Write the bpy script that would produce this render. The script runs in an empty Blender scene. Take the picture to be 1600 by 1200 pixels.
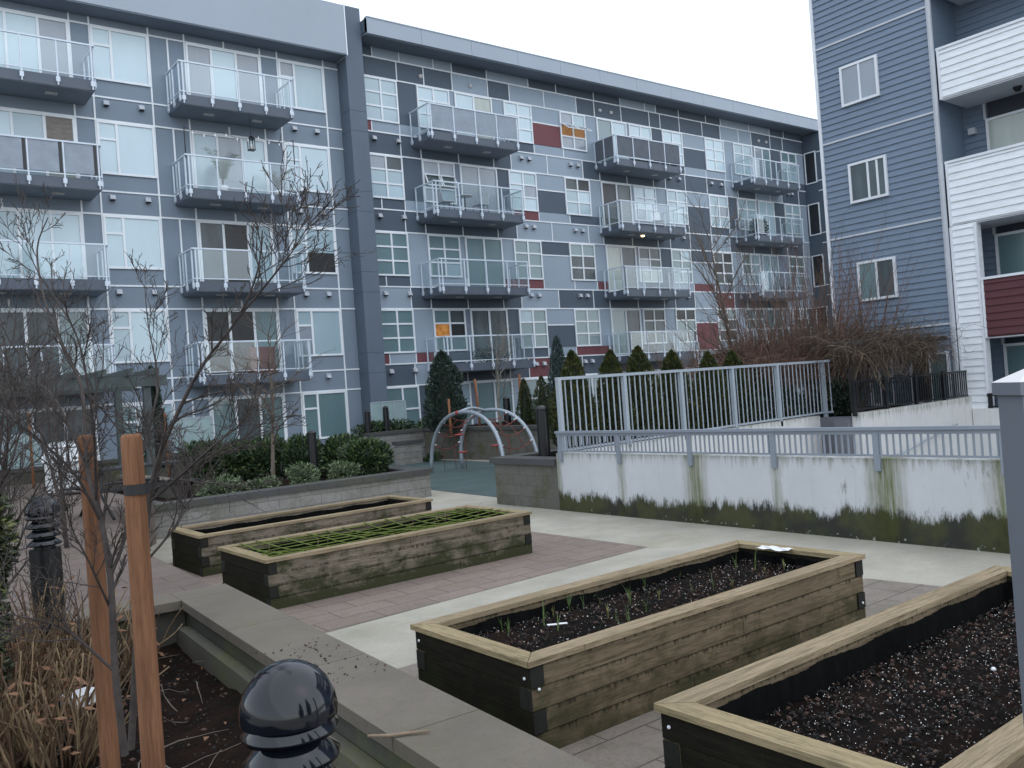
import bpy, math, random
from mathutils import Vector, Matrix
R = math.radians
scene = bpy.context.scene
COL = scene.collection

# ------------------------------------------------------------------ camera, sky, sun, exposure
CAM = Vector((0.0, 0.0, 2.2))
YAW, PIT, ROL, FPX = R(52.3), R(0.46), R(4.25), 1358.0
fw = Vector((math.cos(YAW)*math.cos(PIT), math.sin(YAW)*math.cos(PIT), math.sin(PIT)))
r0 = Vector((math.sin(YAW), -math.cos(YAW), 0.0))
u0 = r0.cross(fw)
cr = math.cos(ROL)*r0 - math.sin(ROL)*u0
cu = math.sin(ROL)*r0 + math.cos(ROL)*u0
cd = bpy.data.cameras.new('camera')
cam = bpy.data.objects.new('camera', cd); COL.objects.link(cam)
m = Matrix((cr, cu, -fw)).transposed().to_4x4(); m.translation = CAM
cam.matrix_world = m
cd.sensor_width = 36.0; cd.lens = FPX/1600*36.0
cd.clip_start = 0.05; cd.clip_end = 2000
scene.camera = cam

SUN_EL, SUN_AZ = 48, -62          # azimuth of the sun, degrees from +X towards +Y
w = bpy.data.worlds.new('World'); scene.world = w; w.use_nodes = True
nt = w.node_tree; nt.nodes.clear()
out = nt.nodes.new('ShaderNodeOutputWorld')
sky = nt.nodes.new('ShaderNodeTexSky'); sky.sky_type = 'NISHITA'; sky.sun_disc = False
sky.sun_elevation = R(SUN_EL); sky.sun_rotation = R(90-SUN_AZ)
b1 = nt.nodes.new('ShaderNodeBackground'); b1.inputs[1].default_value = 0.06
nt.links.new(sky.outputs[0], b1.inputs[0])
b2 = nt.nodes.new('ShaderNodeBackground'); b2.inputs[0].default_value = (0.87, 0.95, 1.05, 1); b2.inputs[1].default_value = 1.27
ad = nt.nodes.new('ShaderNodeAddShader')                # an even cloud layer over the clear-sky light
nt.links.new(b1.outputs[0], ad.inputs[0]); nt.links.new(b2.outputs[0], ad.inputs[1])
nt.links.new(ad.outputs[0], out.inputs[0])
sl = bpy.data.lights.new('sun', 'SUN'); sl.energy = 0.9; sl.angle = R(140); sl.color = (1.0, 0.96, 0.9)
so = bpy.data.objects.new('sun', sl); COL.objects.link(so)
sd = Vector((math.cos(R(SUN_AZ))*math.cos(R(SUN_EL)), math.sin(R(SUN_AZ))*math.cos(R(SUN_EL)), math.sin(R(SUN_EL))))
so.rotation_euler = sd.to_track_quat('Z', 'Y').to_euler(); so.location = (0, -20, 40)
vs = scene.view_settings
vs.view_transform = 'Standard'; vs.look = 'None'; vs.exposure = 0.0; vs.gamma = 1.0; vs.use_curve_mapping = False
scene.cycles.max_bounces = 6; scene.cycles.transparent_max_bounces = 24

# ------------------------------------------------------------------ helpers
def pt(x, y, dist):            # a point the given distance from the eye, measured from the photograph
    d = cr*((x-800)/FPX) - cu*((y-600)/FPX) + fw
    return CAM + d*dist

def tag(o, label=None, cat=None, group=None, kind=None):
    if label: o['label'] = label
    if cat: o['category'] = cat
    if group: o['group'] = group
    if kind: o['kind'] = kind
    return o

def thing(name, label, cat, loc=(0, 0, 0), rz=0.0, group=None):
    o = bpy.data.objects.new(name, None); COL.objects.link(o)
    o.location = loc; o.rotation_euler = (0, 0, rz); o.empty_display_size = 0.2
    return tag(o, label, cat, group)

def copy_tree(o, parent=None):
    c = o.copy(); COL.objects.link(c)
    if parent is not None:
        c.parent = parent
    for ch in o.children:
        copy_tree(ch, c)
    return c

class MB:
    def __init__(s): s.v = []; s.f = []; s.mi = []; s.sm = []
    def face(s, pts, mi=0, smooth=False):
        n = len(s.v); s.v.extend(pts); s.f.append(tuple(range(n, n+len(pts)))); s.mi.append(mi); s.sm.append(smooth)
    def hexa(s, p, mi=0):          # p: 4 bottom (ccw) + 4 top
        n = len(s.v); s.v.extend(p)
        for q in ((3, 2, 1, 0), (4, 5, 6, 7), (0, 1, 5, 4), (1, 2, 6, 5), (2, 3, 7, 6), (3, 0, 4, 7)):
            s.f.append(tuple(n+i for i in q)); s.mi.append(mi); s.sm.append(False)
    def box(s, x0, x1, y0, y1, z0, z1, mi=0):
        s.hexa([(x0, y0, z0), (x1, y0, z0), (x1, y1, z0), (x0, y1, z0), (x0, y0, z1), (x1, y0, z1), (x1, y1, z1), (x0, y1, z1)], mi)
    def prism(s, poly, z0, z1, mi=0):
        n = len(s.v); k = len(poly)
        s.v.extend([(x, y, z0) for x, y in poly]); s.v.extend([(x, y, z1) for x, y in poly])
        s.f.append(tuple(range(n+k-1, n-1, -1))); s.f.append(tuple(range(n+k, n+2*k))); s.mi += [mi, mi]; s.sm += [False, False]
        for i in range(k):
            j = (i+1) % k
            s.f.append((n+i, n+j, n+k+j, n+k+i)); s.mi.append(mi); s.sm.append(False)
    def tube(s, path, rad, n=6, mi=0, cap=True, smooth=True):
        path = [Vector(p) for p in path]
        if not hasattr(rad, '__len__'): rad = [rad]*len(path)
        base = len(s.v); t = None; a = None
        for i, p in enumerate(path):
            if i == 0: t = path[1]-p
            elif i == len(path)-1: t = p-path[i-1]
            else: t = path[i+1]-path[i-1]
            if t.length < 1e-9: t = Vector((0, 0, 1))
            t.normalize()
            if a is None:
                a = t.orthogonal().normalized()
            else:
                a = a - t*a.dot(t)
                a = a.normalized() if a.length > 1e-6 else t.orthogonal().normalized()
            b = t.cross(a)
            for k in range(n):
                an = 2*math.pi*k/n
                q = p + (a*math.cos(an)+b*math.sin(an))*rad[i]
                s.v.append((q.x, q.y, q.z))
        for i in range(len(path)-1):
            for k in range(n):
                j = (k+1) % n
                s.f.append((base+i*n+k, base+i*n+j, base+(i+1)*n+j, base+(i+1)*n+k)); s.mi.append(mi); s.sm.append(smooth)
        if cap:
            s.f.append(tuple(base+k for k in range(n-1, -1, -1))); s.mi.append(mi); s.sm.append(False)
            e = base+(len(path)-1)*n
            s.f.append(tuple(e+k for k in range(n))); s.mi.append(mi); s.sm.append(False)
    def lathe(s, prof, c=(0, 0, 0), n=24, mi=0):
        base = len(s.v)
        for r, z in prof:
            for k in range(n):
                an = 2*math.pi*k/n
                s.v.append((c[0]+r*math.cos(an), c[1]+r*math.sin(an), c[2]+z))
        for i in range(len(prof)-1):
            for k in range(n):
                j = (k+1) % n
                s.f.append((base+i*n+k, base+i*n+j, base+(i+1)*n+j, base+(i+1)*n+k)); s.mi.append(mi); s.sm.append(True)
    def build(s, name, mats, parent=None, loc=None):
        me = bpy.data.meshes.new(name)
        me.from_pydata(s.v, [], s.f)
        if not isinstance(mats, (list, tuple)): mats = [mats]
        for q in mats: me.materials.append(q)
        me.polygons.foreach_set('material_index', s.mi)
        me.polygons.foreach_set('use_smooth', s.sm)
        me.update()
        o = bpy.data.objects.new(name, me); COL.objects.link(o)
        if loc is not None: o.location = loc
        if parent is not None: o.parent = parent
        return o

# ------------------------------------------------------------------ materials
def nodes(name):
    q = bpy.data.materials.new(name); q.use_nodes = True
    t = q.node_tree
    return q, t, t.nodes['Principled BSDF']

def N(t, kind, **kw):
    n = t.nodes.new(kind)
    for k, v in kw.items(): setattr(n, k, v)
    return n

def pos(t, scale=(1, 1, 1)):
    g = N(t, 'ShaderNodeNewGeometry'); mp = N(t, 'ShaderNodeMapping')
    mp.inputs['Scale'].default_value = scale
    t.links.new(g.outputs['Position'], mp.inputs['Vector'])
    return mp.outputs[0]

def noise(t, vec, scale, detail=6, rough=.6, dist=0.0):
    n = N(t, 'ShaderNodeTexNoise'); n.inputs['Scale'].default_value = scale
    n.inputs['Detail'].default_value = detail; n.inputs['Roughness'].default_value = rough
    n.inputs['Distortion'].default_value = dist
    t.links.new(vec, n.inputs['Vector']); return n.outputs['Fac']

def ramp(t, fac, stops):
    r = N(t, 'ShaderNodeValToRGB'); e = r.color_ramp.elements
    while len(e) < len(stops): e.new(0.5)
    for i, (p, c) in enumerate(stops):
        e[i].position = p; e[i].color = (c, c, c, 1) if not hasattr(c, '__len__') else (*c, 1)
    t.links.new(fac, r.inputs[0]); return r.outputs[0]

def mixc(t, fac, a, b, mode='MIX'):
    n = N(t, 'ShaderNodeMix', data_type='RGBA', blend_type=mode)
    for s, v in ((n.inputs[0], fac), (n.inputs[6], a), (n.inputs[7], b)):
        if isinstance(v, (int, float)): s.default_value = v
        elif isinstance(v, tuple): s.default_value = (*v, 1)
        else: t.links.new(v, s)
    return n.outputs[2]

def bump(t, b, h, strength=.3, dist=.02):
    n = N(t, 'ShaderNodeBump'); n.inputs['Strength'].default_value = strength; n.inputs['Distance'].default_value = dist
    t.links.new(h, n.inputs['Height']); t.links.new(n.outputs[0], b.inputs['Normal'])

def mathn(t, op, a, b=None, clamp=False):
    n = N(t, 'ShaderNodeMath', operation=op); n.use_clamp = clamp
    for i, v in enumerate((a, b)):
        if v is None: continue
        if isinstance(v, (int, float)): n.inputs[i].default_value = v
        else: t.links.new(v, n.inputs[i])
    return n.outputs[0]

def simple(name, c, rough=.7, var=.12, scale=3.0, bmp=0.0, bscale=60, spec=.5, metal=0.0, stretch=(1, 1, 1), coat=0.0):
    q, t, b = nodes(name)
    f = noise(t, pos(t, stretch), scale)
    lo = tuple(x*(1-var) for x in c); hi = tuple(min(1, x*(1+var)) for x in c)
    t.links.new(ramp(t, f, [(.3, lo), (.7, hi)]), b.inputs['Base Color'])
    b.inputs['Roughness'].default_value = rough; b.inputs['Metallic'].default_value = metal
    b.inputs['Specular IOR Level'].default_value = spec
    if coat: b.inputs['Coat Weight'].default_value = coat; b.inputs['Coat Roughness'].default_value = .03
    if bmp: bump(t, b, noise(t, pos(t, stretch), bscale), bmp)
    return q

def zsep(t):
    g = N(t, 'ShaderNodeNewGeometry'); s = N(t, 'ShaderNodeSeparateXYZ'); t.links.new(g.outputs['Position'], s.inputs[0]); return s.outputs

M = {}
M['clad'] = simple('grey_stucco_panel', (.195, .245, .305), .75, .07, .7, .08, 90)
M['light'] = simple('light_grey_panel', (.285, .35, .422), .7, .05, .6)
M['dark'] = simple('charcoal_panel', (.074, .100, .134), .7, .07, .6)
M['mid'] = simple('mid_grey_panel', (.19, .23, .295), .7, .06, .6)
M['red'] = simple('dark_red_panel', (.15, .045, .055), .65, .1, .8)
M['trim'] = simple('white_trim', (.76, .80, .84), .55, .05, 2)
M['pilaster'] = simple('slate_column_render', (.105, .136, .178), .8, .08, .6)
M['fascia'] = simple('roof_fascia', (.30, .35, .41), .6, .04, .5)
M['soffit'] = simple('soffit_board', (.14, .17, .215), .7, .06, .8)
M['slab'] = simple('balcony_edge_paint', (.078, .098, .13), .55, .08, 1)
M['slabunder'] = simple('balcony_soffit', (.18, .215, .26), .7, .08, 1.5)
M['alu'] = simple('painted_aluminium', (.58, .65, .74), .4, .04, 3, spec=.5)
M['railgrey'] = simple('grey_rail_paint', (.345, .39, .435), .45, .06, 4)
M['railshade'] = simple('shaded_rail_paint', (.225, .255, .30), .45, .06, 4)  # darker copy of the grey rail paint, shade put into its colour
M['lightdisc'] = simple('lamp_cover', (.5, .5, .5), .5)
M['vent'] = simple('vent_hood_metal', (.42, .45, .5), .5, .1, 6)
M['ventdark'] = simple('vent_opening', (.02, .02, .024), .8)
M['black'] = simple('black_paint', (.006, .0065, .008), .35, .2, 8, spec=.5)
M['blackgloss'] = simple('black_gloss_paint', (.006, .0075, .012), .10, .2, 8, spec=.45, coat=.12)
M['fabric'] = simple('grey_privacy_fabric', (.27, .31, .37), .85, .1, 3, .2, 200)
M['fabricdark'] = simple('dark_privacy_fabric', (.10, .115, .14), .85, .12, 3, .2, 200)

def glasspane(name, c, rough=.06, var=.12, sc=1.2, spec=.9, coat=.6, slats=0):
    q = simple(name, c, .35, var, sc, spec=spec, stretch=(1, 1, .35), coat=coat)
    b = q.node_tree.nodes['Principled BSDF']; b.inputs['Coat Roughness'].default_value = .02
    b.inputs['Coat IOR'].default_value = 1.6
    if slats:
        t = q.node_tree
        wv = N(t, 'ShaderNodeTexWave'); wv.wave_type = 'BANDS'; wv.bands_direction = 'Z'
        wv.inputs['Scale'].default_value = slats; t.links.new(pos(t), wv.inputs['Vector'])
        old = b.inputs['Base Color'].links[0].from_socket
        t.links.new(mixc(t, ramp(t, wv.outputs['Fac'], [(.0, .8), (.4, 1.0)]), (0, 0, 0), old, 'MIX'), b.inputs['Base Color'])
    return q
PANES = [glasspane('pane_pale_blind', (.44, .58, .65), var=.05), glasspane('pane_blue_blind', (.30, .42, .48), var=.08),
         glasspane('pane_teal_blind_reflection', (.125, .215, .235), var=.1, slats=9), glasspane('pane_grey_blind', (.22, .26, .31), var=.12),  # teal: blind colour with the dark reflection in lower panes painted in
         glasspane('pane_dark_room_reflection', (.010, .013, .016), var=.5, sc=2.5, spec=.6, coat=0), glasspane('pane_dim_room_reflection', (.05, .07, .078), var=.6, sc=1.6, spec=.7, coat=.1),  # dark tones for unlit rooms and for painted dark reflections
         glasspane('pane_cream_curtain', (.33, .38, .34), var=.12, sc=3)]
PALE, BLUE, TEAL, GREY, DARKP, DIM, CREAM = range(7)
q, t, b = nodes('lit_room'); b.inputs['Base Color'].default_value = (.3, .12, .02, 1)
nf = noise(t, pos(t), 4.0, 3)
t.links.new(ramp(t, nf, [(.35, (.20, .07, .012)), (.65, (.95, .42, .09))]), b.inputs['Emission Color']); b.inputs['Emission Strength'].default_value = .32
M['lit'] = q
q = M['lit'].copy(); q.name = 'amber_room'; q.node_tree.nodes['Principled BSDF'].inputs['Emission Strength'].default_value = .09; M['amber'] = q
q, t, b = nodes('lamp_glow'); b.inputs['Emission Color'].default_value = (1, .62, .25, 1); b.inputs['Emission Strength'].default_value = 14
M['lamp'] = q
# balcony glass: clear sheet with a faint green body and a sharp sky reflection
q, t, b = nodes('balcony_glass'); t.nodes.remove(b)
tr = N(t, 'ShaderNodeBsdfTransparent'); tr.inputs[0].default_value = (.955, .975, .975, 1)
gl = N(t, 'ShaderNodeBsdfGlossy'); gl.inputs['Roughness'].default_value = .03; gl.inputs[0].default_value = (.9, .95, 1, 1)
lw = N(t, 'ShaderNodeLayerWeight'); lw.inputs[0].default_value = .5; pw_ = mathn(t, 'POWER', lw.outputs['Facing'], 3.2); fr = N(t, 'ShaderNodeMath', operation='MULTIPLY_ADD'); fr.inputs[1].default_value = .55; fr.inputs[2].default_value = .05; t.links.new(pw_, fr.inputs[0])
df = N(t, 'ShaderNodeBsdfDiffuse'); df.inputs[0].default_value = (.5, .6, .62, 1)
mx = N(t, 'ShaderNodeMixShader'); mx2 = N(t, 'ShaderNodeMixShader'); mx2.inputs[0].default_value = .035
t.links.new(tr.outputs[0], mx2.inputs[1]); t.links.new(df.outputs[0], mx2.inputs[2])
t.links.new(fr.outputs[0], mx.inputs[0]); t.links.new(mx2.outputs[0], mx.inputs[1]); t.links.new(gl.outputs[0], mx.inputs[2])
t.links.new(mx.outputs[0], t.nodes['Material Output'].inputs[0]); M['glass'] = q

def siding(name, c):
    q, t, b = nodes(name)
    f = noise(t, pos(t, (1, 1, 6)), 2.0); f2 = noise(t, pos(t, (1, 3, 40)), 3.0, 4)
    c1 = ramp(t, f, [(.3, tuple(x*.88 for x in c)), (.7, tuple(x*1.1 for x in c))])
    t.links.new(mixc(t, .25, c1, ramp(t, f2, [(.35, tuple(x*.7 for x in c)), (.65, c)])), b.inputs['Base Color'])
    b.inputs['Roughness'].default_value = .6; bump(t, b, f2, .15, .01); return q
M['bluesiding'] = siding('blue_grey_siding', (.168, .222, .298))
M['whitesiding'] = siding('white_siding', (.80, .83, .86))
M['redsiding'] = siding('maroon_siding', (.085, .018, .024))
M['whitetrim'] = simple('white_corner_board', (.72, .74, .78), .5, .05, 2)
M['greytrim'] = simple('grey_white_board', (.52, .54, .58), .55, .08, 2)
M['navy'] = simple('dark_header_panel', (.02, .026, .04), .6)

def wood(name, base, dark, axis, algae=.5, rough=.8, top=False, th=.54):
    st = [2.2, 2.2, 2.2]; st[axis] = .12 if axis < 2 else .12
    st = tuple(x*6 for x in st)
    q, t, b = nodes(name)
    g = noise(t, pos(t, st), 3.0, 8, .65, .6)
    wv = noise(t, pos(t, tuple(x*3 for x in st)), 4.0, 4, .7)
    c = ramp(t, g, [(.28, dark), (.5, base), (.75, tuple(min(1, x*1.25) for x in base))])
    c = mixc(t, ramp(t, wv, [(.38, .55), (.52, 0.0)]), c, dark)
    # boards differ
    bl = noise(t, pos(t, tuple((.6, .6, .6))), 1.7, 2)
    c = mixc(t, ramp(t, bl, [(.4, 0.0), (.65, .5)]), c, tuple(x*.62 for x in base))
    if algae:
        z = zsep(t)[2]
        an = noise(t, pos(t, (1.6, 1.6, 2.5)), 1.9, 8, .7, .4)
        hgt = N(t, 'ShaderNodeMapRange'); hgt.inputs[1].default_value = 0.0; hgt.inputs[2].default_value = .40; hgt.inputs[3].default_value = .26; hgt.inputs[4].default_value = 0.0
        t.links.new(z, hgt.inputs[0])
        a = mathn(t, 'ADD', an, hgt.outputs[0]) if not top else an
        c = mixc(t, ramp(t, a, [(th, 0.0), (th+.2, algae)]), c, (.030, .036, .014))
        # black drips running down from the joints
        dn = noise(t, pos(t, (9, 9, .8)), 2.4, 5, .75, .2)
        c = mixc(t, ramp(t, dn, [(.62, 0.0), (.72, .6)]), c, (.02, .022, .012))
        if not top:
            zf = mathn(t, 'DIVIDE', mathn(t, 'MODULO', z, .1373), .1373)
            sm = noise(t, pos(t, (26, 26, .8)), 1.3, 5, .7)
            c = mixc(t, ramp(t, mathn(t, 'ADD', mathn(t, 'MULTIPLY', mathn(t, 'MULTIPLY', zf, zf), .42), sm), [(.83, 0.0), (.95, .85)]), c, (.022, .022, .012))
            c = mixc(t, ramp(t, zf, [(.0, .7), (.07, 0.0)]), c, (.02, .02, .012))
    t.links.new(c, b.inputs['Base Color']); b.inputs['Roughness'].default_value = rough; b.inputs['Specular IOR Level'].default_value = .12
    bump(t, b, g, .35, .006); return q
WB, WD = (.185, .142, .092), (.065, .048, .028)
M['woodx'] = wood('timber_along', WB, WD, 0, .7)
M['woodold'] = wood('mossy_timber_along', (.225, .188, .145), (.075, .06, .042), 0, .92, th=.47)
M['woody'] = wood('shaded_timber_across', (.018, .0165, .011), (.006, .006, .004), 1, .4)  # end boards: shade of the planter ends put into the dark timber colour
M['woodtopx'] = wood('cap_board_along', (.315, .248, .16), (.11, .083, .05), 0, .4, top=True)
M['woodtopy'] = wood('cap_board_across', (.32, .255, .15), (.11, .085, .05), 1, .4, top=True)
M['woodend'] = simple('timber_end_grain', (.009, .0095, .006), .9, .4, 9, .3, 80)
M['liner'] = simple('black_liner', (.0045, .0048, .0046), .9, .5, 3, .5, 14, spec=.08, stretch=(3, 3, 1))
M['stake'] = wood('stake_wood', (.22, .108, .060), (.115, .055, .030), 2, 0, .7)
M['stakeold'] = simple('orange_stake', (.24, .10, .045), .8, .2, 8)

def soilm(name, c, perlite=.0):
    q, t, b = nodes(name)
    n1 = noise(t, pos(t), 38, 8, .75); n2 = noise(t, pos(t), 5, 3)
    c1 = ramp(t, n1, [(.3, tuple(x*.35 for x in c)), (.55, c), (.8, tuple(x*2.4 for x in c))])
    c1 = mixc(t, ramp(t, n2, [(.4, 0.0), (.7, .5)]), c1, (.045, .022, .014))
    t.links.new(c1, b.inputs['Base Color']); b.inputs['Roughness'].default_value = .95; b.inputs['Specular IOR Level'].default_value = .1
    bump(t, b, n1, 1.0, .05); return q
M['soil'] = soilm('dark_soil', (.0095, .0078, .0068))
M['mulch'] = soilm('bark_mulch', (.014, .0095, .007))

# stone, concrete, pavings
def concrete(name, c, spk=.35, moss=.0, sc=1.0, mosscol=(.12, .14, .03), bmp=.25):
    q, t, b = nodes(name)
    f = noise(t, pos(t), 1.1*sc, 8, .65); s = noise(t, pos(t), 130*sc, 3, .8)
    s2 = noise(t, pos(t), 22*sc, 5, .7)
    c1 = ramp(t, f, [(.3, tuple(x*.76 for x in c)), (.7, tuple(min(1, x*1.12) for x in c))])
    c1 = mixc(t, ramp(t, s, [(.36, spk), (.5, 0.0)]), c1, tuple(x*.42 for x in c))
    c1 = mixc(t, ramp(t, s2, [(.5, 0.0), (.72, .35)]), c1, tuple(x*.55 for x in c))
    if moss:
        mn = noise(t, pos(t), .8, 8, .72, .5)
        c1 = mixc(t, ramp(t, mn, [(.5, 0.0), (.72, moss)]), c1, mosscol)
    t.links.new(c1, b.inputs['Base Color']); b.inputs['Roughness'].default_value = .85; b.inputs['Specular IOR Level'].default_value = .3
    bump(t, b, s, bmp, .01); return q
M['path'] = concrete('exposed_aggregate_path', (.40, .378, .318), .5, .45, 1, (.24, .218, .13))
M['capstone'] = concrete('weathered_cap_stone', (.165, .143, .116), .6, .4, 1.0, (.11, .105, .05))
M['capdark'] = concrete('dark_wall_cap', (.082, .082, .083), .5, .3)
M['blockdark'] = concrete('dark_block_side', (.075, .073, .062), .5, .6)
M['footing'] = concrete('concrete_kerb', (.11, .105, .085), .4, .8)

def brick(name, c1, c2, mortar, bw, bh, msize, swap=None, bmp=.5, moss=.3, rough=.85, fine=45, mosscol=(.07, .08, .025)):
    q, t, b = nodes(name)
    v = pos(t)
    if swap:
        s = N(t, 'ShaderNodeSeparateXYZ'); t.links.new(v, s.inputs[0]); cb = N(t, 'ShaderNodeCombineXYZ')
        for i, ax in enumerate(swap): t.links.new(s.outputs['XYZ'.index(ax)], cb.inputs[i])
        bv = cb.outputs[0]
    else: bv = v
    br = N(t, 'ShaderNodeTexBrick'); t.links.new(bv, br.inputs['Vector'])
    br.inputs['Color1'].default_value = (*c1, 1); br.inputs['Color2'].default_value = (*c2, 1); br.inputs['Mortar'].default_value = (*mortar, 1)
    br.inputs['Scale'].default_value = 1.0; br.inputs['Brick Width'].default_value = bw; br.inputs['Row Height'].default_value = bh
    br.inputs['Mortar Size'].default_value = msize; br.inputs['Bias'].default_value = 0.0
    f = noise(t, v, fine, 6, .75); f2 = noise(t, v, 1.6, 7, .7, .3); f3 = noise(t, v, 6, 5, .7)
    c = mixc(t, ramp(t, f, [(.34, .55), (.55, 0.0)]), br.outputs['Color'], tuple(x*.5 for x in c1))
    c = mixc(t, ramp(t, f3, [(.5, 0.0), (.75, .5)]), c, tuple(x*.6 for x in c2))
    c = mixc(t, ramp(t, f2, [(.5, 0.0), (.7, moss)]), c, mosscol)
    t.links.new(c, b.inputs['Base Color']); b.inputs['Roughness'].default_value = rough; b.inputs['Specular IOR Level'].default_value = .3
    h = mathn(t, 'SUBTRACT', mathn(t, 'MULTIPLY', f, .6), br.outputs['Fac'])
    bump(t, b, h, bmp, .025); return q
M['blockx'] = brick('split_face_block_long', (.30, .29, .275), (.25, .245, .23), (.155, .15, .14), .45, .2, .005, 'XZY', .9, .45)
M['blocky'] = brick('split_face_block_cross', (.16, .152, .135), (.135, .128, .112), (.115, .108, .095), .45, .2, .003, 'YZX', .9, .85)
M['paver'] = brick('red_paver', (.245, .192, .165), (.205, .162, .14), (.055, .045, .04), .66, .33, .006, None, .35, .25, .8, 30)
M['plaza'] = brick('plaza_paver', (.165, .128, .112), (.14, .108, .095), (.05, .045, .04), .66, .33, .006, None, .35, .4, .8, 30)
M['pavergrey'] = brick('grey_paver', (.24, .205, .175), (.205, .175, .15), (.06, .05, .045), .66, .4, .006, None, .35, .4, .7, 30)
M['rubber'] = concrete('teal_rubber_surface', (.072, .108, .108), .5, .3, 1.2, (.05, .07, .06))
M['asphalt'] = concrete('ramp_concrete', (.30, .30, .29), .4, .2)

# painted parapet wall: streaks below the rail brackets and a mossy foot
def wallmat(name, c, mossy, brackets=(), zt=1.03, dark=.0, vert='Y'):
    q, t, b = nodes(name)
    xyz = zsep(t); along = xyz[1] if vert == 'Y' else xyz[0]; z = xyz[2]
    f = noise(t, pos(t), 1.0, 8, .7); sp = noise(t, pos(t), 24, 5, .8)
    col = ramp(t, f, [(.3, tuple(x*.86 for x in c)), (.7, c)])
    col = mixc(t, ramp(t, sp, [(.66, 0.0), (.75, .8)]), col, (.09, .09, .07))
    st = (5, 5, .22)
    s = noise(t, pos(t, st), 2.2, 6, .7)
    col = mixc(t, ramp(t, s, [(.56, 0.0), (.8, .3 if mossy else .5)]), col, (.26, .24, .19))
    # thin dirt line hanging from the top
    mr = N(t, 'ShaderNodeMapRange'); mr.inputs[1].default_value = zt; mr.inputs[2].default_value = zt-.35; mr.inputs[3].default_value = .32; mr.inputs[4].default_value = -.05
    t.links.new(z, mr.inputs[0])
    s3 = noise(t, pos(t, (7, 7, .5)), 2.6, 6, .75)
    a = mathn(t, 'ADD', s3, mr.outputs[0])
    col = mixc(t, ramp(t, a, [(.72, 0.0), (.98, .8)]), col, (.12, .125, .055))
    for yb, wd, amt in brackets:
        d = mathn(t, 'ABSOLUTE', mathn(t, 'SUBTRACT', along, yb))
        wob = mathn(t, 'MULTIPLY', mathn(t, 'SUBTRACT', noise(t, pos(t, (3, 3, 1.2)), 3.0, 5), .5), .16)
        g = mathn(t, 'ADD', mathn(t, 'DIVIDE', d, wd), mathn(t, 'DIVIDE', wob, wd))
        k = mathn(t, 'MULTIPLY', ramp(t, g, [(.25, 1.0), (1.0, 0.0)]), amt)
        k = mathn(t, 'MULTIPLY', k, ramp(t, noise(t, pos(t, (14, 14, .6)), 1.6, 6, .7), [(.3, .25), (.6, 1.0)]))
        col = mixc(t, k, col, (.115, .125, .035))
    if mossy:
        mn = noise(t, pos(t, (1, 2.6, .8)), 2.6, 10, .78)
        mr2 = N(t, 'ShaderNodeMapRange'); mr2.inputs[1].default_value = 0.02; mr2.inputs[2].default_value = .52; mr2.inputs[3].default_value = .50; mr2.inputs[4].default_value = -.14
        t.links.new(z, mr2.inputs[0])
        mr3 = N(t, 'ShaderNodeMapRange'); mr3.inputs[1].default_value = 8.5; mr3.inputs[2].default_value = 4.0; mr3.inputs[3].default_value = 0.0; mr3.inputs[4].default_value = .13
        t.links.new(along, mr3.inputs[0])
        low = mathn(t, 'MULTIPLY', mathn(t, 'SUBTRACT', noise(t, pos(t, (1, 1, .3)), 1.3, 4, .6), .5), .55)
        a2 = mathn(t, 'ADD', mathn(t, 'ADD', mathn(t, 'ADD', mn, low), mr3.outputs[0]), mr2.outputs[0])
        col = mixc(t, ramp(t, a2, [(.56, 0.0), (.70, .97)]), col, mixc(t, ramp(t, noise(t, pos(t), 2.1, 5), [(.4, 0.0), (.6, 1.0)]), (.019, .020, .014), (.046, .050, .015)))
        col = mixc(t, ramp(t, mathn(t, 'MULTIPLY', noise(t, pos(t), 16, 3, .6), ramp(t, z, [(.05, 1.0), (.3, 0.0)])), [(.62, 0.0), (.68, .7)]), col, (.4, .4, .36))
    t.links.new(col, b.inputs['Base Color']); b.inputs['Roughness'].default_value = .8; b.inputs['Specular IOR Level'].default_value = .2
    bump(t, b, sp, .12, .01); return q
BRK = [10.31, 8.79, 7.3, 5.79, 4.3]
M['parapet'] = wallmat('white_painted_concrete', (.57, .58, .60), True, [(10.31, .12, .6), (8.74, .28, .9), (7.3, .10, .6), (5.72, .32, .95), (4.3, .3, .9), (11.9, .12, .7)])
M['rampwall'] = wallmat('streaked_white_concrete', (.68, .68, .67), False, [], 1.06, vert='X')
M['greywall'] = simple('grey_painted_wall', (.13, .135, .155), .8, .1, 2)

def leafm(name, c, var=.45, rough=.55, tr=.0):
    q, t, b = nodes(name)
    f = noise(t, pos(t), 9, 4, .7)
    t.links.new(ramp(t, f, [(.3, tuple(x*(1-var) for x in c)), (.7, tuple(x*(1+var) for x in c))]), b.inputs['Base Color'])
    b.inputs['Roughness'].default_value = rough; b.inputs['Specular IOR Level'].default_value = .35; return q
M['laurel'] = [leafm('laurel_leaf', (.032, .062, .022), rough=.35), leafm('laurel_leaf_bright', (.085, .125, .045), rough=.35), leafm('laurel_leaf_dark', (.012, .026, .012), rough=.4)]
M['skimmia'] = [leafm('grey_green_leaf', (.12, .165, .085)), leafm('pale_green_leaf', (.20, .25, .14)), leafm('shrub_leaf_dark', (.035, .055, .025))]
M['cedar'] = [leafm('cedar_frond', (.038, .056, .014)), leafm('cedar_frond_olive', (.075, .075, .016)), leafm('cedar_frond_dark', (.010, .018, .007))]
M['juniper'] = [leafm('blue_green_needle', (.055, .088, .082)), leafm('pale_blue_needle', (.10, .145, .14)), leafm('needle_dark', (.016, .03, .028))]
M['conifer'] = [leafm('dark_green_needle', (.026, .047, .034)), leafm('mid_green_needle', (.05, .082, .058)), leafm('deep_needle', (.009, .016, .012))]
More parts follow.
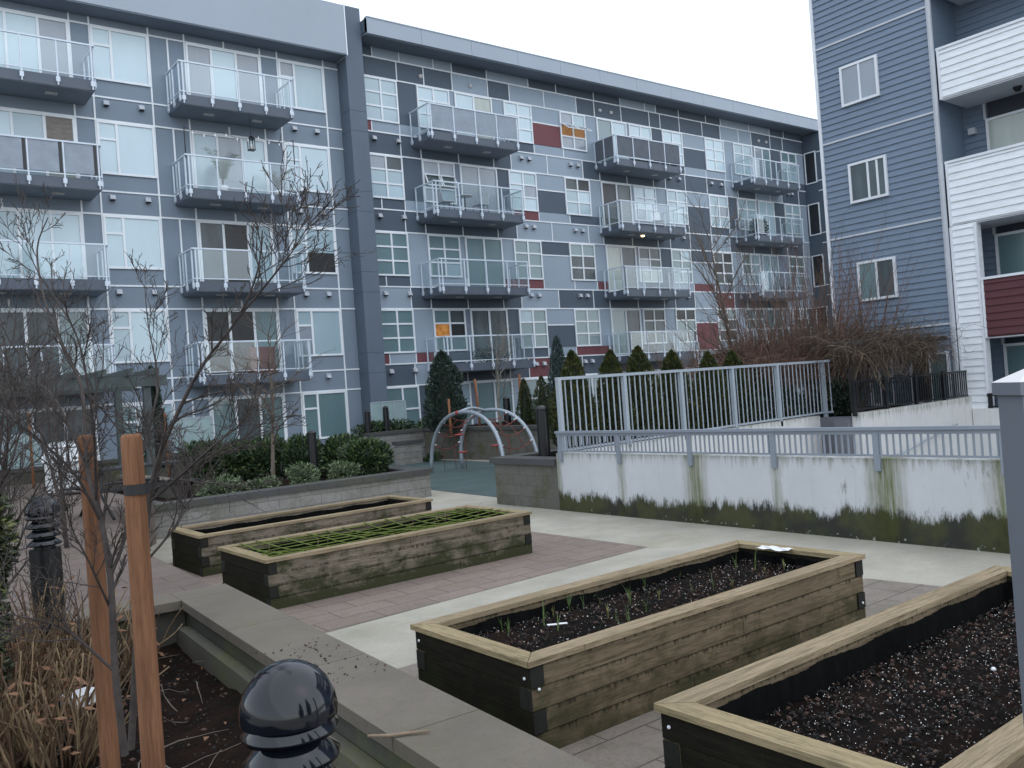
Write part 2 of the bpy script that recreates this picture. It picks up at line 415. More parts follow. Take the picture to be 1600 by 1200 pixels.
M['shrubl'] = [leafm('broadleaf', (.055, .066, .034)), leafm('yellow_green_leaf', (.12, .13, .035)), leafm('dull_leaf', (.02, .026, .014))]
M['barkpurple'] = simple('purple_brown_bark', (.052, .041, .037), .75, .4, 14, .3, 60)
M['barkgrey'] = simple('grey_brown_bark', (.12, .095, .075), .8, .4, 14, .3, 60)
M['barkpale'] = simple('pale_bark', (.20, .185, .16), .8, .3, 10)
M['twigred'] = simple('red_brown_twig', (.15, .082, .058), .8, .35, 9)
M['twigbrown'] = simple('dry_vine', (.082, .058, .042), .85, .45, 7)
M['twigtan'] = simple('tan_vine', (.21, .155, .105), .85, .3, 7)
M['straw'] = simple('dry_stalk', (.175, .120, .064), .8, .5, 12)
M['straw2'] = simple('brown_stalk', (.095, .055, .030), .8, .4, 12)
M['deadleaf'] = simple('dead_leaf', (.17, .085, .045), .8, .4, 20)
M['moss'] = simple('bright_moss', (.12, .16, .028), .9, .5, 20, .5, 70)
M['strap'] = simple('black_strap', (.012, .012, .013), .6)
M['white'] = simple('white_plastic', (.75, .76, .78), .4, .05)
M['galv'] = simple('galvanised_steel', (.45, .48, .5), .4, .15, 20, metal=.6)
M['archgrey'] = simple('grey_arch_tube', (.30, .34, .38), .4, .1, 3, metal=.3)
M['rope'] = simple('red_rope', (.19, .04, .032), .8, .25, 20)
M['redplastic'] = simple('red_plastic', (.30, .045, .04), .5, .1)
M['steel'] = simple('stainless_steel', (.55, .57, .58), .3, .08, 4, metal=.55)
M['bbqdark'] = simple('dark_grill_body', (.05, .052, .055), .5)
M['pergola'] = simple('green_grey_beam', (.075, .095, .095), .8, .2, 4)
M['pergolabrown'] = simple('dark_timber_beam', (.05, .04, .035), .85, .3, 5)
M['terracotta'] = simple('red_wood_cabinet', (.16, .045, .03), .7, .2, 8)
M['palm'] = leafm('palm_leaf', (.06, .11, .03))
M['postgrey'] = simple('grey_post_paint', (.155, .17, .20), .5, .05, 3)
M['posttop'] = simple('pale_post_cap', (.62, .60, .60), .5, .05, 3)

# ------------------------------------------------------------------ ground
def sheet(name, poly, z, mt, label=None):
    mb = MB(); mb.face([(x, y, z) for x, y in poly]); o = mb.build(name, mt); return tag(o, kind='structure')
HX0, HX1, HY0, HY1 = 10.33, 23.45, -8.0, 11.86
gb = MB()
xs = [-400, HX0, HX1, 600]; ys = [-400, HY0, HY1, 600]
for i in range(3):
    for j in range(3):
        if i == 1 and j == 1: continue
        gb.face([(xs[i], ys[j], 0), (xs[i+1], ys[j], 0), (xs[i+1], ys[j+1], 0), (xs[i], ys[j+1], 0)])
tag(gb.build('ground', M['path']), kind='structure')
rb = MB(); rb.face([(HX0, HY0, -.6), (HX1, HY0, -2.7), (HX1, HY1, -2.7), (HX0, HY1, -.6)])
tag(rb.build('ramp', M['asphalt']), kind='structure')
sheet('paving', [(2.75, 7.85), (3.56, 7.87), (8.36, 8.14), (8.36, 13.6), (2.6, 13.6), (-2, 13.6), (-2, 8.9), (2.7, 8.9)], .004, M['paver'])
sheet('paving', [(2.4, -2), (9.0, -2), (8.25, 4.97), (5.2, 5.0), (5.0, 6.3), (2.6, 6.33)], .004, M['pavergrey'])
sheet('play_surface', [(10.75, 14.55), (16.25, 14.3), (16.25, 27.0), (14.0, 27.0), (11.0, 21.5), (10.97, 17.8)], .005, M['rubber'])
mb = MB(); pl_ = [(-14, 8.72, .44), (2.9, 8.72, .44), (2.95, 11.5, .50), (-14, 11.5, .50), (3.2, 14.0, .70), (-14, 14.0, .70), (4.25, 16.0, .74), (-14, 16.0, .74), (4.25, 25.3, .74), (-14, 25.3, .74)]
for q in ((0, 1, 2, 3), (3, 2, 4, 5), (5, 4, 6, 7), (7, 6, 8, 9)): mb.face([pl_[k] for k in q])
for a_, b_ in ((1, 2), (2, 4), (4, 6), (6, 8)): mb.face([(*pl_[a_][:2], 0), (*pl_[b_][:2], 0), pl_[b_], pl_[a_]])
tag(mb.build('plaza', M['plaza']), kind='structure')

# ------------------------------------------------------------------ apartment building (two wings share the plane Y = 30)
FY = 30.0
SILL = {1: .95, 2: 4.03, 3: 7.11, 4: 10.19, 5: 13.27}
HEAD = {k: v+1.77 for k, v in SILL.items()}
BASE = {k: v-.62 for k, v in SILL.items()}
def frame_window(parent, x0, x1, z0, z1, vs_, hs, panes, fw_=.055, y=FY, dep=.06, mat='trim', sillw=0):
    """outer frame, mullions at vs_, transoms at hs = [(x-range index or None, z)]; panes = material per cell"""
    mb = MB(); yo, yi = y-dep, y-.004
    mb.box(x0, x1, yo, yi, z0, z0+fw_); mb.box(x0, x1, yo, yi, z1-fw_, z1)
    mb.box(x0, x0+fw_, yo, yi, z0+fw_, z1-fw_); mb.box(x1-fw_, x1, yo, yi, z0+fw_, z1-fw_)
    cols = [x0+fw_] + list(vs_) + [x1-fw_]
    for v in vs_: mb.box(v-fw_*.55, v+fw_*.55, yo+.003, yi, z0+fw_, z1-fw_)
    for (c, z) in hs:
        if c is None:
            for i in range(len(cols)-1):
                a = cols[i]+(fw_*.55 if i else 0); bb = cols[i+1]-(fw_*.55 if i < len(cols)-2 else 0)
                mb.box(a, bb, yo+.006, yi, z-fw_*.5, z+fw_*.5)
        else:
            a = cols[c]+(fw_*.55 if c else 0); bb = cols[c+1]-(fw_*.55 if c < len(cols)-2 else 0)
            mb.box(a, bb, yo+.006, yi, z-fw_*.5, z+fw_*.5)
    wnd = mb.build('window', M[mat], parent)
    pb = MB(); used = []
    py = y-.018
    def idx(p):
        if p not in used: used.append(p)
        return used.index(p)
    k = 0
    for i in range(len(cols)-1):
        zz = [z0+fw_] + sorted(z for c, z in hs if c is None or c == i) + [z1-fw_]
        for j in range(len(zz)-1):
            p = panes[k % len(panes)]; k += 1
            pb.face([(cols[i], py, zz[j]), (cols[i+1], py, zz[j]), (cols[i+1], py, zz[j+1]), (cols[i], py, zz[j+1])], idx(p))
    pb.build('pane', [p if not isinstance(p, int) else PANES[p] for p in used], wnd)
    return wnd
def patio_door(parent, x0, x1, z0, z1, splits, panes, y=FY):
    mb = MB(); yo, yi = y-.06, y-.004; f = .07
    mb.box(x0, x1, yo, yi, z1-f, z1); mb.box(x0, x1, yo, yi, z0, z0+f)
    mb.box(x0, x0+f, yo, yi, z0+f, z1-f); mb.box(x1-f, x1, yo, yi, z0+f, z1-f)
    for s in splits: mb.box(s-.04, s+.04, yo+.004, yi, z0+f, z1-f)
    d = mb.build('patio_door', M['trim'], parent)
    cols = [x0+f]+list(splits)+[x1-f]; pb = MB(); used = []
    for i in range(len(cols)-1):
        p = panes[i % len(panes)]
        if p not in used: used.append(p)
        pb.face([(cols[i], y-.018, z0+f), (cols[i+1], y-.018, z0+f), (cols[i+1], y-.018, z1-f), (cols[i], y-.018, z1-f)], used.index(p))
    pb.build('pane', [PANES[p] for p in used], d)
    return d
def vent(parent, x, z):
    mb = MB()
    mb.hexa([(x-.085, FY-.16, z-.07), (x+.085, FY-.16, z-.07), (x+.085, FY-.002, z-.09), (x-.085, FY-.002, z-.09), (x-.085, FY-.10, z+.08), (x+.085, FY-.10, z+.08), (x+.085, FY-.002, z+.10), (x-.085, FY-.002, z+.10)])
    mb.box(x-.07, x+.07, FY-.14, FY-.02, z-.10, z-.085, 1)
    mb.build('exhaust_vent', [M['vent'], M['ventdark']], parent)

def make_balcony(parent, x0, L, base, glass=True, npan=4, screen=None, dep=1.42, lamp=None):
    mb = MB(); zt = base+.05; zb = zt-.34; y0, y1 = FY-dep, FY-.01
    mb.box(x0, x0+L, y0, y1, zb+.02, zt, 0); mb.box(x0+.03, x0+L-.03, y0+.03, y1-.002, zb, zb+.02, 1)
    slab = mb.build('balcony', [M['slab'], M['slabunder']], parent)
    top = zt+1.08
    def post(x, y, ax):
        p = MB()
        if ax == 'f':
            p.box(x-.022, x+.022, y-.05, y-.008, zt-.24, top-.03); p.box(x-.055, x+.055, y-.062, y-.004, zt-.2, zt-.05); p.box(x-.02, x+.02, y-.045, y-.012, zt-.30, zt-.24)
        else:
            s = ax; xx = x+s*.03
            p.box(xx-.022, xx+.022, y-.022, y+.022, zt-.24, top-.03); p.box(xx-.029, xx+.029, y-.055, y+.055, zt-.2, zt-.05)
        return p.build('railing_post', M['alu'], slab)
    xsn = [x0+.06+(L-.12)*i/npan for i in range(npan+1)]
    for x in xsn: post(x, y0, 'f')
    ysd = [y0+.07, y0+.72, FY-.08]
    for s, xe in ((-1, x0), (1, x0+L)):
        for y in ysd: post(xe, y, s)
    r_ = MB(); yf = y0-.03
    r_.box(x0-.055, x0+L+.055, yf-.028, yf+.028, top-.03, top+.02)
    for s, xe in ((-1, x0-.03), (1, x0+L+.03)): r_.box(xe-.026, xe+.026, yf+.028, FY-.02, top-.03, top+.017)
    r_.box(x0-.03, x0+L+.03, yf-.012, yf+.016, zt+.07, zt+.10)
    for s, xe in ((-1, x0-.03), (1, x0+L+.03)): r_.box(xe-.013, xe+.013, yf+.016, FY-.02, zt+.07, zt+.10)
    r_.build('top_rail', M['alu'], slab)
    for i in range(npan):
        g = MB(); a, bb = xsn[i]+.03, xsn[i+1]-.03
        if screen:
            g.box(a, bb, yf-.004, yf+.004, zt+.14, top-.03); g.build('privacy_screen', M[screen], slab)
            if x0 < 9:
                g = MB(); g.box(bb-.10, bb+.07, yf+.006, yf+.016, zt+.12, top-.035); g.box(bb-.10, bb-.01, yf-.008, yf-.005, zt+.14, top-.03); g.build('screen_edge', M['black'], slab)
        else: g.box(a, bb, yf-.004, yf+.004, zt+.10, top-.03); g.build('glass_panel', M['glass'], slab)
    for s, xe in ((-1, x0-.03), (1, x0+L+.03)):
        for a, bb in ((ysd[0]+.03, ysd[1]-.03), (ysd[1]+.03, ysd[2]-.03)):
            g = MB(); g.box(xe-.004, xe+.004, a, bb, zt+.10, top-.03)
            if screen == 'fabricdark': g.build('privacy_screen', M[screen], slab)
            else: g.build('glass_panel', M['glass'], slab)
    for fx in (.28, .72):
        l = MB(); l.box(x0+L*fx-.17, x0+L*fx+.17, y0+.55, y0+.72, zb-.035, zb-.002); l.build('soffit_light', M['lightdisc'], slab)
    if lamp is not None:
        l = MB(); l.lathe([(0.001, -.05), (.06, -.045), (.085, -.02), (.085, 0)], (x0+L*lamp, FY-.75, zb-.002), 16); l.build('ceiling_lamp', M['lamp'], slab)
    return slab

def trimbox(mb, x0, x1, z0, z1, y=FY, p=.03): mb.box(x0, x1, y-p, y+.01, z0, z1)
TW = .026
# ---- left wing
LB = thing('apartment_building', 'plain grey wing of the apartment block, left of the tall slate column', 'building', (0, 0, 0))
mb = MB(); mb.box(-14, 15.83, FY, FY+12, 0, 16.7); mb.build('wall', M['clad'], LB)
mb = MB()
strips = [.45, 2.72] + [HEAD[k] for k in (2, 3, 4, 5)] + [SILL[k]-.55 for k in (2, 3, 4, 5)]
for z in strips[1:]: mb.box(-14, 15.83, FY-.03, FY+.01, z-TW, z+TW)
def vtrim(x, z0, z1): mb.box(x-TW, x+TW, FY-.033, FY+.01, z0, z1)
for x in (7.0, 8.83, 13.37, 15.22): vtrim(x, 0, 15.3)
for x in (-2.2, -.4): vtrim(x, 0, 15.3)
for k in range(1, 6):
    vtrim(9.45, BASE[k]+.1, HEAD[k]); vtrim(11.4, HEAD[k], HEAD[k]+.3); vtrim(4.2, HEAD[k], HEAD[k]+.3)
for x in (10.018, 12.722, 6.41, 2.02): vtrim(x, 0, 15.3)
mb.build('wall_trim', M['trim'], LB)
W1P = {5: [PALE, PALE, PALE], 4: [PALE, PALE, PALE], 3: [PALE, PALE, PALE], 2: [BLUE, BLUE, PALE], 1: [TEAL, TEAL, BLUE]}  # panes darken floor by floor, the weaker sky reflection put into their tone
W2P = {5: [BLUE, GREY, BLUE], 4: [PALE, PALE, PALE], 3: [BLUE, BLUE, BLUE], 2: [GREY, BLUE, BLUE], 1: [TEAL, TEAL, TEAL]}
DRP = {5: [GREY, PALE, GREY], 4: [BLUE, GREY, PALE], 3: [DIM, DARKP, BLUE], 2: [DARKP, DARKP, TEAL], 1: [TEAL, DIM, TEAL]}  # dark panes in the lower doors are painted dark reflections
DLP = {5: [PALE, PALE, PALE, GREY], 4: [PALE, PALE, BLUE, CREAM], 3: [BLUE, BLUE, PALE, PALE], 2: [DIM, DIM, DIM, TEAL], 1: [DIM, TEAL, DIM, DIM]}
for k in range(1, 6):
    s, h = SILL[k], HEAD[k]
    for (a, bb, pn) in ((7.02, 8.81, W1P[k]), (13.40, 15.19, W2P[k]), (-2.18, -.42, W1P[k])):
        frame_window(LB, a, bb, s, h-.03, [a+.60], [(0, s+1.15)], pn, .07)
    patio_door(LB, 10.05, 12.69, BASE[k]+.06, h-.03, [10.92, 11.80], DRP[k])
    patio_door(LB, 2.05, 6.38, BASE[k]+.06, h-.03, [3.1, 4.6, 5.5], DLP[k])
    zv = HEAD[k]+.55
    if k < 5:
        for x in (7.35, 8.45, 13.85, 14.75) if k > 1 else (7.7, 14.5): vent(LB, x, zv)
# the half drawn blind of the third floor window
mb = MB(); mb.face([(14.04, FY-.0195, SILL[3]+.06), (15.13, FY-.0195, SILL[3]+.06), (15.13, FY-.0195, SILL[3]+.8), (14.04, FY-.0195, SILL[3]+.8)]); mb.build('open_pane', PANES[DARKP], LB)
mb = MB(); mb.box(5.56, 6.30, FY-.0205, FY-.0185, BASE[4]+.6, HEAD[4]-.1); mb.build('shelf_door', simple('brown_shelf_wood', (.10, .075, .055), .4, .5, 4, stretch=(1, 1, 3), coat=.6), LB)
mb = MB(); mb.hexa([(-14, 29.12, 15.3), (15.80, 29.12, 15.3), (15.80, FY-.001, 15.3), (-14, FY-.001, 15.3), (-14, 29.12, 15.34), (15.80, 29.12, 15.34), (15.80, FY-.001, 15.34), (-14, FY-.001, 15.34)])
mb.build('soffit', M['soffit'], LB)
mb = MB(); mb.box(-14, 15.80, 29.10, FY+12.2, 15.345, 17.2); mb.build('roof', M['fascia'], LB)
for k in (2, 3, 4, 5):
    make_balcony(LB, 9.36, 3.84, BASE[k])
    if k == 4: make_balcony(LB, 2.75, 3.98, BASE[k], screen='fabric')
    else: make_balcony(LB, 2.75, 3.98, BASE[k])
# ---- slate column between the wings
PC = thing('building_column', 'tall slate coloured column standing between the two wings of the apartment block', 'column')
mb = MB()
zj = [0]
for k in (2, 3, 4, 5): zj += [SILL[k]-.75, SILL[k]-.05 - .75 + .82]
zj += [17.3]
for i in range(len(zj)-1): mb.box(15.84, 16.57, 29.27, FY+.4, zj[i]+(.008 if i else 0), zj[i+1]-.008)
mb.box(15.85, 16.56, 29.28, FY+.39, .1, 17.2, 1)
mb.build('shaft', [M['pilaster'], M['dark']], PC)
mb = MB(); mb.box(15.801, 15.838, 29.08, FY-.01, 15.3, 17.25); mb.build('edge_strip', M['trim'], PC)

# ---- right wing with patchwork panels
RB = thing('apartment_building', 'apartment wing clad in a patchwork of charcoal, pale grey and dark red panels', 'building')
X0, X1 = 16.57, 46.5
ROWS = []
def prow(z0, z1, segs): ROWS.append((z0, z1, segs))
def seg(txt):
    o = []
    for p in txt.split():
        x, c = p.split(':'); o.append((float(x), c))
    return o
prow(15.83, 16.6, seg('16.57:D 17.39:L 18.63:L 20.27:L 21.19:D 23.02:L 25.35:D 27.01:D 29.4:D 31.18:L 32.95:L 33.74:D 35.48:D 37.66:D 38.89:L 41.4:L 43.3:D 44.66:D'))
prow(HEAD[5], 15.83, seg('16.57:D 18.46:D 19.75:D 21.16:L 23.03:D 24.22:L 26.22:L 28.22:D 29.38:D 31.19:D 33.2:D 34.0:D 35.47:D 37.29:D 38.8:L 40.38:L 41.53:D 43.29:D 44.48:D'))
GAP = {5: ('D', 'L', 'L', 'LR', 'L', 'L', 'D', 'LD', 'L', 'L', 'D', 'L'), 4: ('D', 'M', 'D', 'LD', 'L', 'L', 'L', 'LD', 'D', 'L', 'D', 'L'),
       3: ('L', 'L', 'L', 'DL', 'L', 'L', 'D', 'DL', 'L', 'L', 'M', 'L'), 2: ('L', 'M', 'D', 'LD', 'L', 'L', 'L', 'LR', 'L', 'M', 'L', 'D'), 1: ('D', 'M', 'L', 'LL', 'L', 'L', 'L', 'LL', 'L', 'L', 'L', 'L')}
GX = [(18.42, 19.33), (20.97, 21.19), (23.2, 23.82), (25.43, 27.1), (28.7, 29.42), (31.5, 31.66), (33.27, 34.06), (35.6, 37.4), (39.0, 39.8), (41.5, 41.66), (43.2, 44.2), (45.76, 46.5)]
SUBS = {5: seg('16.57:R 17.15:L 18.42:L 21.2:L 23.8:D 25.43:L 27.2:L 29.4:D 31.6:D 34.05:D 35.65:L 37.35:L 39.0:L 41.6:D 44.2:D'),
        4: seg('16.57:D 17.35:D 18.42:L 21.2:M 23.9:R 25.43:L 27.3:D 29.4:D 31.6:D 35.65:D 37.4:D 39.0:L 41.6:M 44.2:L'),
        3: seg('16.57:D 17.3:D 18.42:L 21.2:M 23.2:R 25.43:L 27.3:L 28.75:R 29.9:M 32:D 34.1:L 35.7:R 37.4:M 39.0:L 41.6:D 44.2:L'),
        2: seg('16.57:R 17.2:L 18.42:R 19.3:D 23.2:D 25.4:L 27.1:R 29.3:D 34:L 35.7:R 37.4:L 39.0:D 44.2:L')}
PIPE = {5: seg('16.57:D 18.41:D 19.36:D 21.22:D 23.07:D 24.04:L 26.14:L 28.34:D 29.43:D 31.28:D 33.17:D 34.06:D 35.6:D 37.36:D 38.88:L 39.99:D 41.57:L 42.91:L 44.06:D 45.73:D'),
        4: seg('16.57:D 18.37:D 19.32:D 21.17:D 23.03:D 24.09:L 26.14:L 28.41:L 29.38:D 31.34:D 33.18:D 34.11:D 35.66:D 37.41:L 38.95:D 41.04:D 42.67:D 44.21:D 45.81:L'),
        3: seg('16.57:L 18.38:D 19.32:D 21.16:D 23.05:D 24.06:L 26.25:D 28.42:D 29.48:D 31.41:D 33.32:D 34.16:D 35.68:L 37.5:R 38.97:D 40.09:D 43.82:L'),
        2: seg('16.57:D 18.32:L 19.0:D 20.87:D 23.12:D 24.2:R 25.5:D 27.41:D 29.27:D 30.91:D 33.1:D 35.56:L 37.11:D 38.6:D 43:D')}
MI = {'L': 0, 'D': 1, 'M': 2}
wb = MB(); tb = MB(); reds = []
def panel(xa, xb, za, zb, c):
    if c == 'R': reds.append((xa, xb, za, zb)); wb.face([(xa, FY, za), (xb, FY, za), (xb, FY, zb), (xa, FY, zb)], 1)
    else: wb.face([(xa, FY, za), (xb, FY, za), (xb, FY, zb), (xa, FY, zb)], MI[c])
def row(z0, z1, segs):
    for i, (x, c) in enumerate(segs):
        xe = segs[i+1][0] if i+1 < len(segs) else X1
        panel(x, xe, z0, z1, c)
        if i: tb.box(x-TW*.8, x+TW*.8, FY-.024, FY+.01, z0+TW, z1-TW)
    tb.box(X0, X1, FY-.03, FY+.01, z0-TW, z0+TW)
for z0, z1, sg in ROWS: row(z0, z1, sg)
for k in (5, 4, 3, 2):
    zs = SILL[k]-.43
    row(zs, SILL[k], SUBS[k]); row(HEAD[k-1], zs, PIPE[k])
for k in range(1, 6):
    z0, z1 = SILL[k], HEAD[k]
    edges = [X0]
    for (a, bb), c in zip(GX, GAP[k]):
        panel(edges[-1], a, z0, z1, 'M')
        if len(c) == 2:
            zm = z0+(.62 if k in (2, 4) else .55 if k == 5 else 1.1)*1.77 if False else z0+1.77*(.58 if k != 3 else .64)
            panel(a, bb, zm, z1, c[0]); panel(a, bb, z0, zm, c[1])
            tb.box(a+TW, bb-TW, FY-.022, FY+.01, zm-TW, zm+TW)
        else: panel(a, bb, z0, z1, c)
        edges.append(bb)
panel(X0, X1, 0, SILL[1], 'D')
tb.box(X0, X0+.05, FY-.033, FY+.01, 0, 16.2)
wb.box(X0, X1+.2, FY+.02, FY+12, 0, 16.5, 1)
wb.build('wall', [M['light'], M['dark'], M['mid']], RB)
tb.build('wall_trim', M['trim'], RB)
for xa, xb, za, zb in reds:
    mb = MB(); mb.box(xa+.02, xb-.02, FY-.012, FY+.008, za+.02, zb-.02); tag(mb.build('cladding_panel', M['red'], RB), 'dark red cladding panel')
rng = random.Random(5)
WINS = [(16.88, 18.42), (19.35, 20.95), (23.83, 25.41), (27.1, 28.7), (31.66, 33.26), (34.06, 35.6), (37.4, 39.0), (39.82, 41.48), (44.2, 45.75)]
lev = {5: [PALE, PALE, BLUE, PALE], 4: [BLUE, GREY, PALE, BLUE], 3: [TEAL, TEAL, BLUE, TEAL], 2: [TEAL, BLUE, TEAL, TEAL], 1: [TEAL, BLUE, TEAL]}  # pane tones per floor, darker reflections below put into the colour
SPEC = {(3, 3): [DIM, DIM, TEAL, DIM, DIM, TEAL], (5, 3): [GREY, M['amber'], GREY, GREY, M['amber'], BLUE], (4, 1): [GREY, DIM, GREY, BLUE, DIM, GREY], (2, 1): [TEAL, M['lit'], TEAL, TEAL, DARKP, DIM],
        (2, 4): [DIM, DIM, DARKP, DIM, DIM, DARKP], (2, 5): [DIM, TEAL, DARKP, DIM, TEAL, DARKP], (3, 4): [CREAM, GREY, DIM, CREAM, DIM, DIM], (3, 6): [DIM, DARKP, DIM, DIM, DIM, DARKP], (2, 6): [DIM, TEAL, DIM, DIM, DIM, TEAL],
        (4, 3): [BLUE, BLUE, DIM, BLUE, PALE, DARKP], (4, 0): [BLUE, BLUE, GREY, PALE, BLUE, DIM], (5, 8): [BLUE, PALE, TEAL, PALE, BLUE, TEAL]}
for k in range(1, 6):
    for i, (a, bb) in enumerate(WINS):
        z0, z1 = SILL[k], HEAD[k]-.02; w_ = bb-a; hh = z1-z0
        pn = SPEC.get((k, i)) or [rng.choice(lev[k]) for _ in range(6)] if (k, i) in SPEC else None
        if pn is None:
            c = rng.choice(lev[k]); pn = [c if rng.random() < .75 else rng.choice(lev[k]) for _ in range(6)]
        if k == 1:
            z0 = .55; hh = z1-z0
        frame_window(RB, a, bb, z0, z1, [(a+bb)/2], [(None, z0+hh*.345), (None, z0+hh*.665)] if k > 1 else [(None, z0+hh*.58)], pn, .066)
    for (a, bb, j) in ((21.22, 23.18, 0), (29.45, 31.48, 1), (41.69, 43.18, 2)):
        pn = {(5, 0): [PALE, CREAM], (4, 0): [GREY, GREY], (3, 0): [TEAL, TEAL], (2, 0): [DIM, DIM], (1, 0): [TEAL, TEAL], (5, 1): [TEAL, PALE], (4, 1): [DARKP, DIM], (3, 1): [CREAM, DIM], (2, 1): [TEAL, DIM], (5, 2): [GREY, TEAL], (4, 2): [PALE, PALE], (3, 2): [BLUE, BLUE]}.get((k, j), [TEAL, TEAL])
        patio_door(RB, a, bb, BASE[k]+.06, HEAD[k]-.02, [(a+bb)/2], pn)
for k in (1, 2, 3, 4):
    zv = SILL[k+1]-.43-.28
    for x in (17.2, 18.3, 24.6, 25.05, 27.55, 28.0, 34.35, 35.1, 37.7, 38.5, 44.6, 45.0):
        vent(RB, x, zv)
for x in (19.6, 22.1, 29.75, 30.5, 42.2, 42.9): 
    l = MB(); l.lathe([(.001, -.10), (.07, -.09), (.095, -.05), (.095, 0)], (0, 0, 0), 12); o = l.build('wall_lamp', M['lightdisc'], RB); o.location = (x, FY-.002, 15.4); o.rotation_euler = (R(-90), 0, 0)
# top hung sashes standing open
def sash(x0, x1, ztop, h, ang):
    mb = MB(); f = .05
    for (a, bb, c, d) in ((0, x1-x0, -f, 0), (0, x1-x0, -h, -h+f), (0, f, -h+f, -f), (x1-x0-f, x1-x0, -h+f, -f)): mb.box(a, bb, -.03, .0, c, d)
    o = mb.build('window_sash', M['trim'], RB); o.location = (x0, FY-.07, ztop); o.rotation_euler = (R(-ang), 0, 0)
    g = MB(); g.box(f, x1-x0-f, -.018, -.012, -h+f, -f); p = g.build('glass_panel', M['glass'], o)
sash(27.14, 27.88, SILL[5]+1.16, .58, 55); sash(27.92, 28.66, SILL[5]+1.16, .58, 55)
sash(19.40, 20.13, SILL[4]+1.16, .58, 25); sash(20.17, 20.9, SILL[4]+1.16, .58, 25)
mb = MB(); mb.hexa([(16.57, 28.82, 16.2), (47.5, 28.82, 16.2), (47.5, FY+.01, 16.24), (16.57, FY+.01, 16.24), (16.57, 28.82, 16.24), (47.5, 28.82, 16.24), (47.5, FY+.01, 16.28), (16.57, FY+.01, 16.28)]); mb.build('soffit', M['soffit'], RB)
mb = MB()
xj = 16.58
while xj < 47.5:
    xe = min(xj+2.44, 47.6); mb.box(xj, xe-.012, 28.80, 29.0, 16.19, 16.80); xj = xe
mb.box(16.58, 47.58, 28.815, 28.99, 16.2, 16.78, 1); mb.box(16.58, 47.6, 28.78, 29.02, 16.80, 16.84, 0); mb.box(16.58, 47.6, 29.02, FY+12, 16.3, 16.79, 1)
mb.build('roof', [M['fascia'], M['dark']], RB)
for (x, scr) in ((18.95, {5: 'fabric'}), (29.2, {5: 'fabricdark'}), (39.5, {})):
    for k in (2, 3, 4, 5): make_balcony(RB, x, 4.45 if x < 25 else 4.5 if x < 35 else 4.25, BASE[k], screen=scr.get(k), lamp=(.47 if (k == 4 and 25 < x < 35) else None))
# the return at the far end, dark panels with narrow windows
mb = MB(); mb.box(46.52, 48.5, 24.0, FY-.002, 0, 16.15); mb.build('return_wall', M['dark'], RB)
for k in range(2, 6):
    mb = MB(); xw = 46.5
    for (a, bb, c, d) in ((29.2, 29.85, SILL[k]-.06, SILL[k]), (29.2, 29.85, HEAD[k], HEAD[k]+.06), (29.14, 29.2, SILL[k]-.06, HEAD[k]+.06), (29.85, 29.9, SILL[k]-.06, HEAD[k]+.06)): mb.box(xw-.04, xw+.01, a, bb, c, d)
    wn = mb.build('window', M['trim'], RB)
    g = MB(); g.face([(xw+.012, 29.85, SILL[k]), (xw+.012, 29.2, SILL[k]), (xw+.012, 29.2, HEAD[k]), (xw+.012, 29.85, HEAD[k])]); g.build('pane', PANES[DARKP], wn)
mb = MB()
for z in (4, 6.5, 7.1, 9.6, 10.2, 12.7, 13.3, 15): mb.box(46.49, 46.53, 26, 29.1, z-.025, z+.025)
for y in (28.6, 27.9): mb.box(46.488, 46.53, y-.025, y+.025, 0, 16)
mb.build('return_trim', M['trim'], RB)

# ------------------------------------------------------------------ blue sided building on the right
BB = thing('apartment_building', 'blue grey clapboard apartment building with white balconies on the right', 'building')
def clap(mb, xc, ya, yb, z0, z1, h=.178, t_=.034, mi=0):
    z = z0
    while z < z1-.01:
        ze = min(z+h, z1)
        mb.face([(xc-t_, yb, z), (xc-t_, ya, z), (xc-.004, ya, ze), (xc-.004, yb, ze)], mi)
        mb.face([(xc, yb, z), (xc, ya, z), (xc-t_, ya, z), (xc-t_, yb, z)], mi)
        z = ze
XB = 23.5; YL, YR = 14.5, 11.06; ZT = 14.6
mb = MB(); clap(mb, XB, YR, YL, -2.6, ZT); mb.box(XB+.001, 36, YR, YL, -2.6, ZT, 0); mb.box(25.05, 36, -6, YR-.001, -2.6, ZT, 0)
clap(mb, 25.0, 5.0, YR, -2.6, ZT)
mb.build('wall', M['bluesiding'], BB)
for z in (3.13, 5.96, 8.79, 11.62): mb = MB(); mb.box(XB-.05, XB-.005, YR+.06, YL-.06, z-.026, z+.026); mb.build('floor_band', M['greytrim'], BB)
mb = MB(); mb.box(XB-.06, XB+.08, YL-.06, YL+.03, -2.6, ZT); mb.build('corner_board', M['whitetrim'], BB)
mb = MB(); mb.box(XB-.06, XB+.08, YR-.02, YR+.06, -2.6, ZT); mb.build('corner_board', M['greytrim'], BB)
mb = MB(); mb.box(XB-.3, 36.3, -6.2, YL+.3, ZT, ZT+.5); mb.build('roof', M['fascia'], BB)
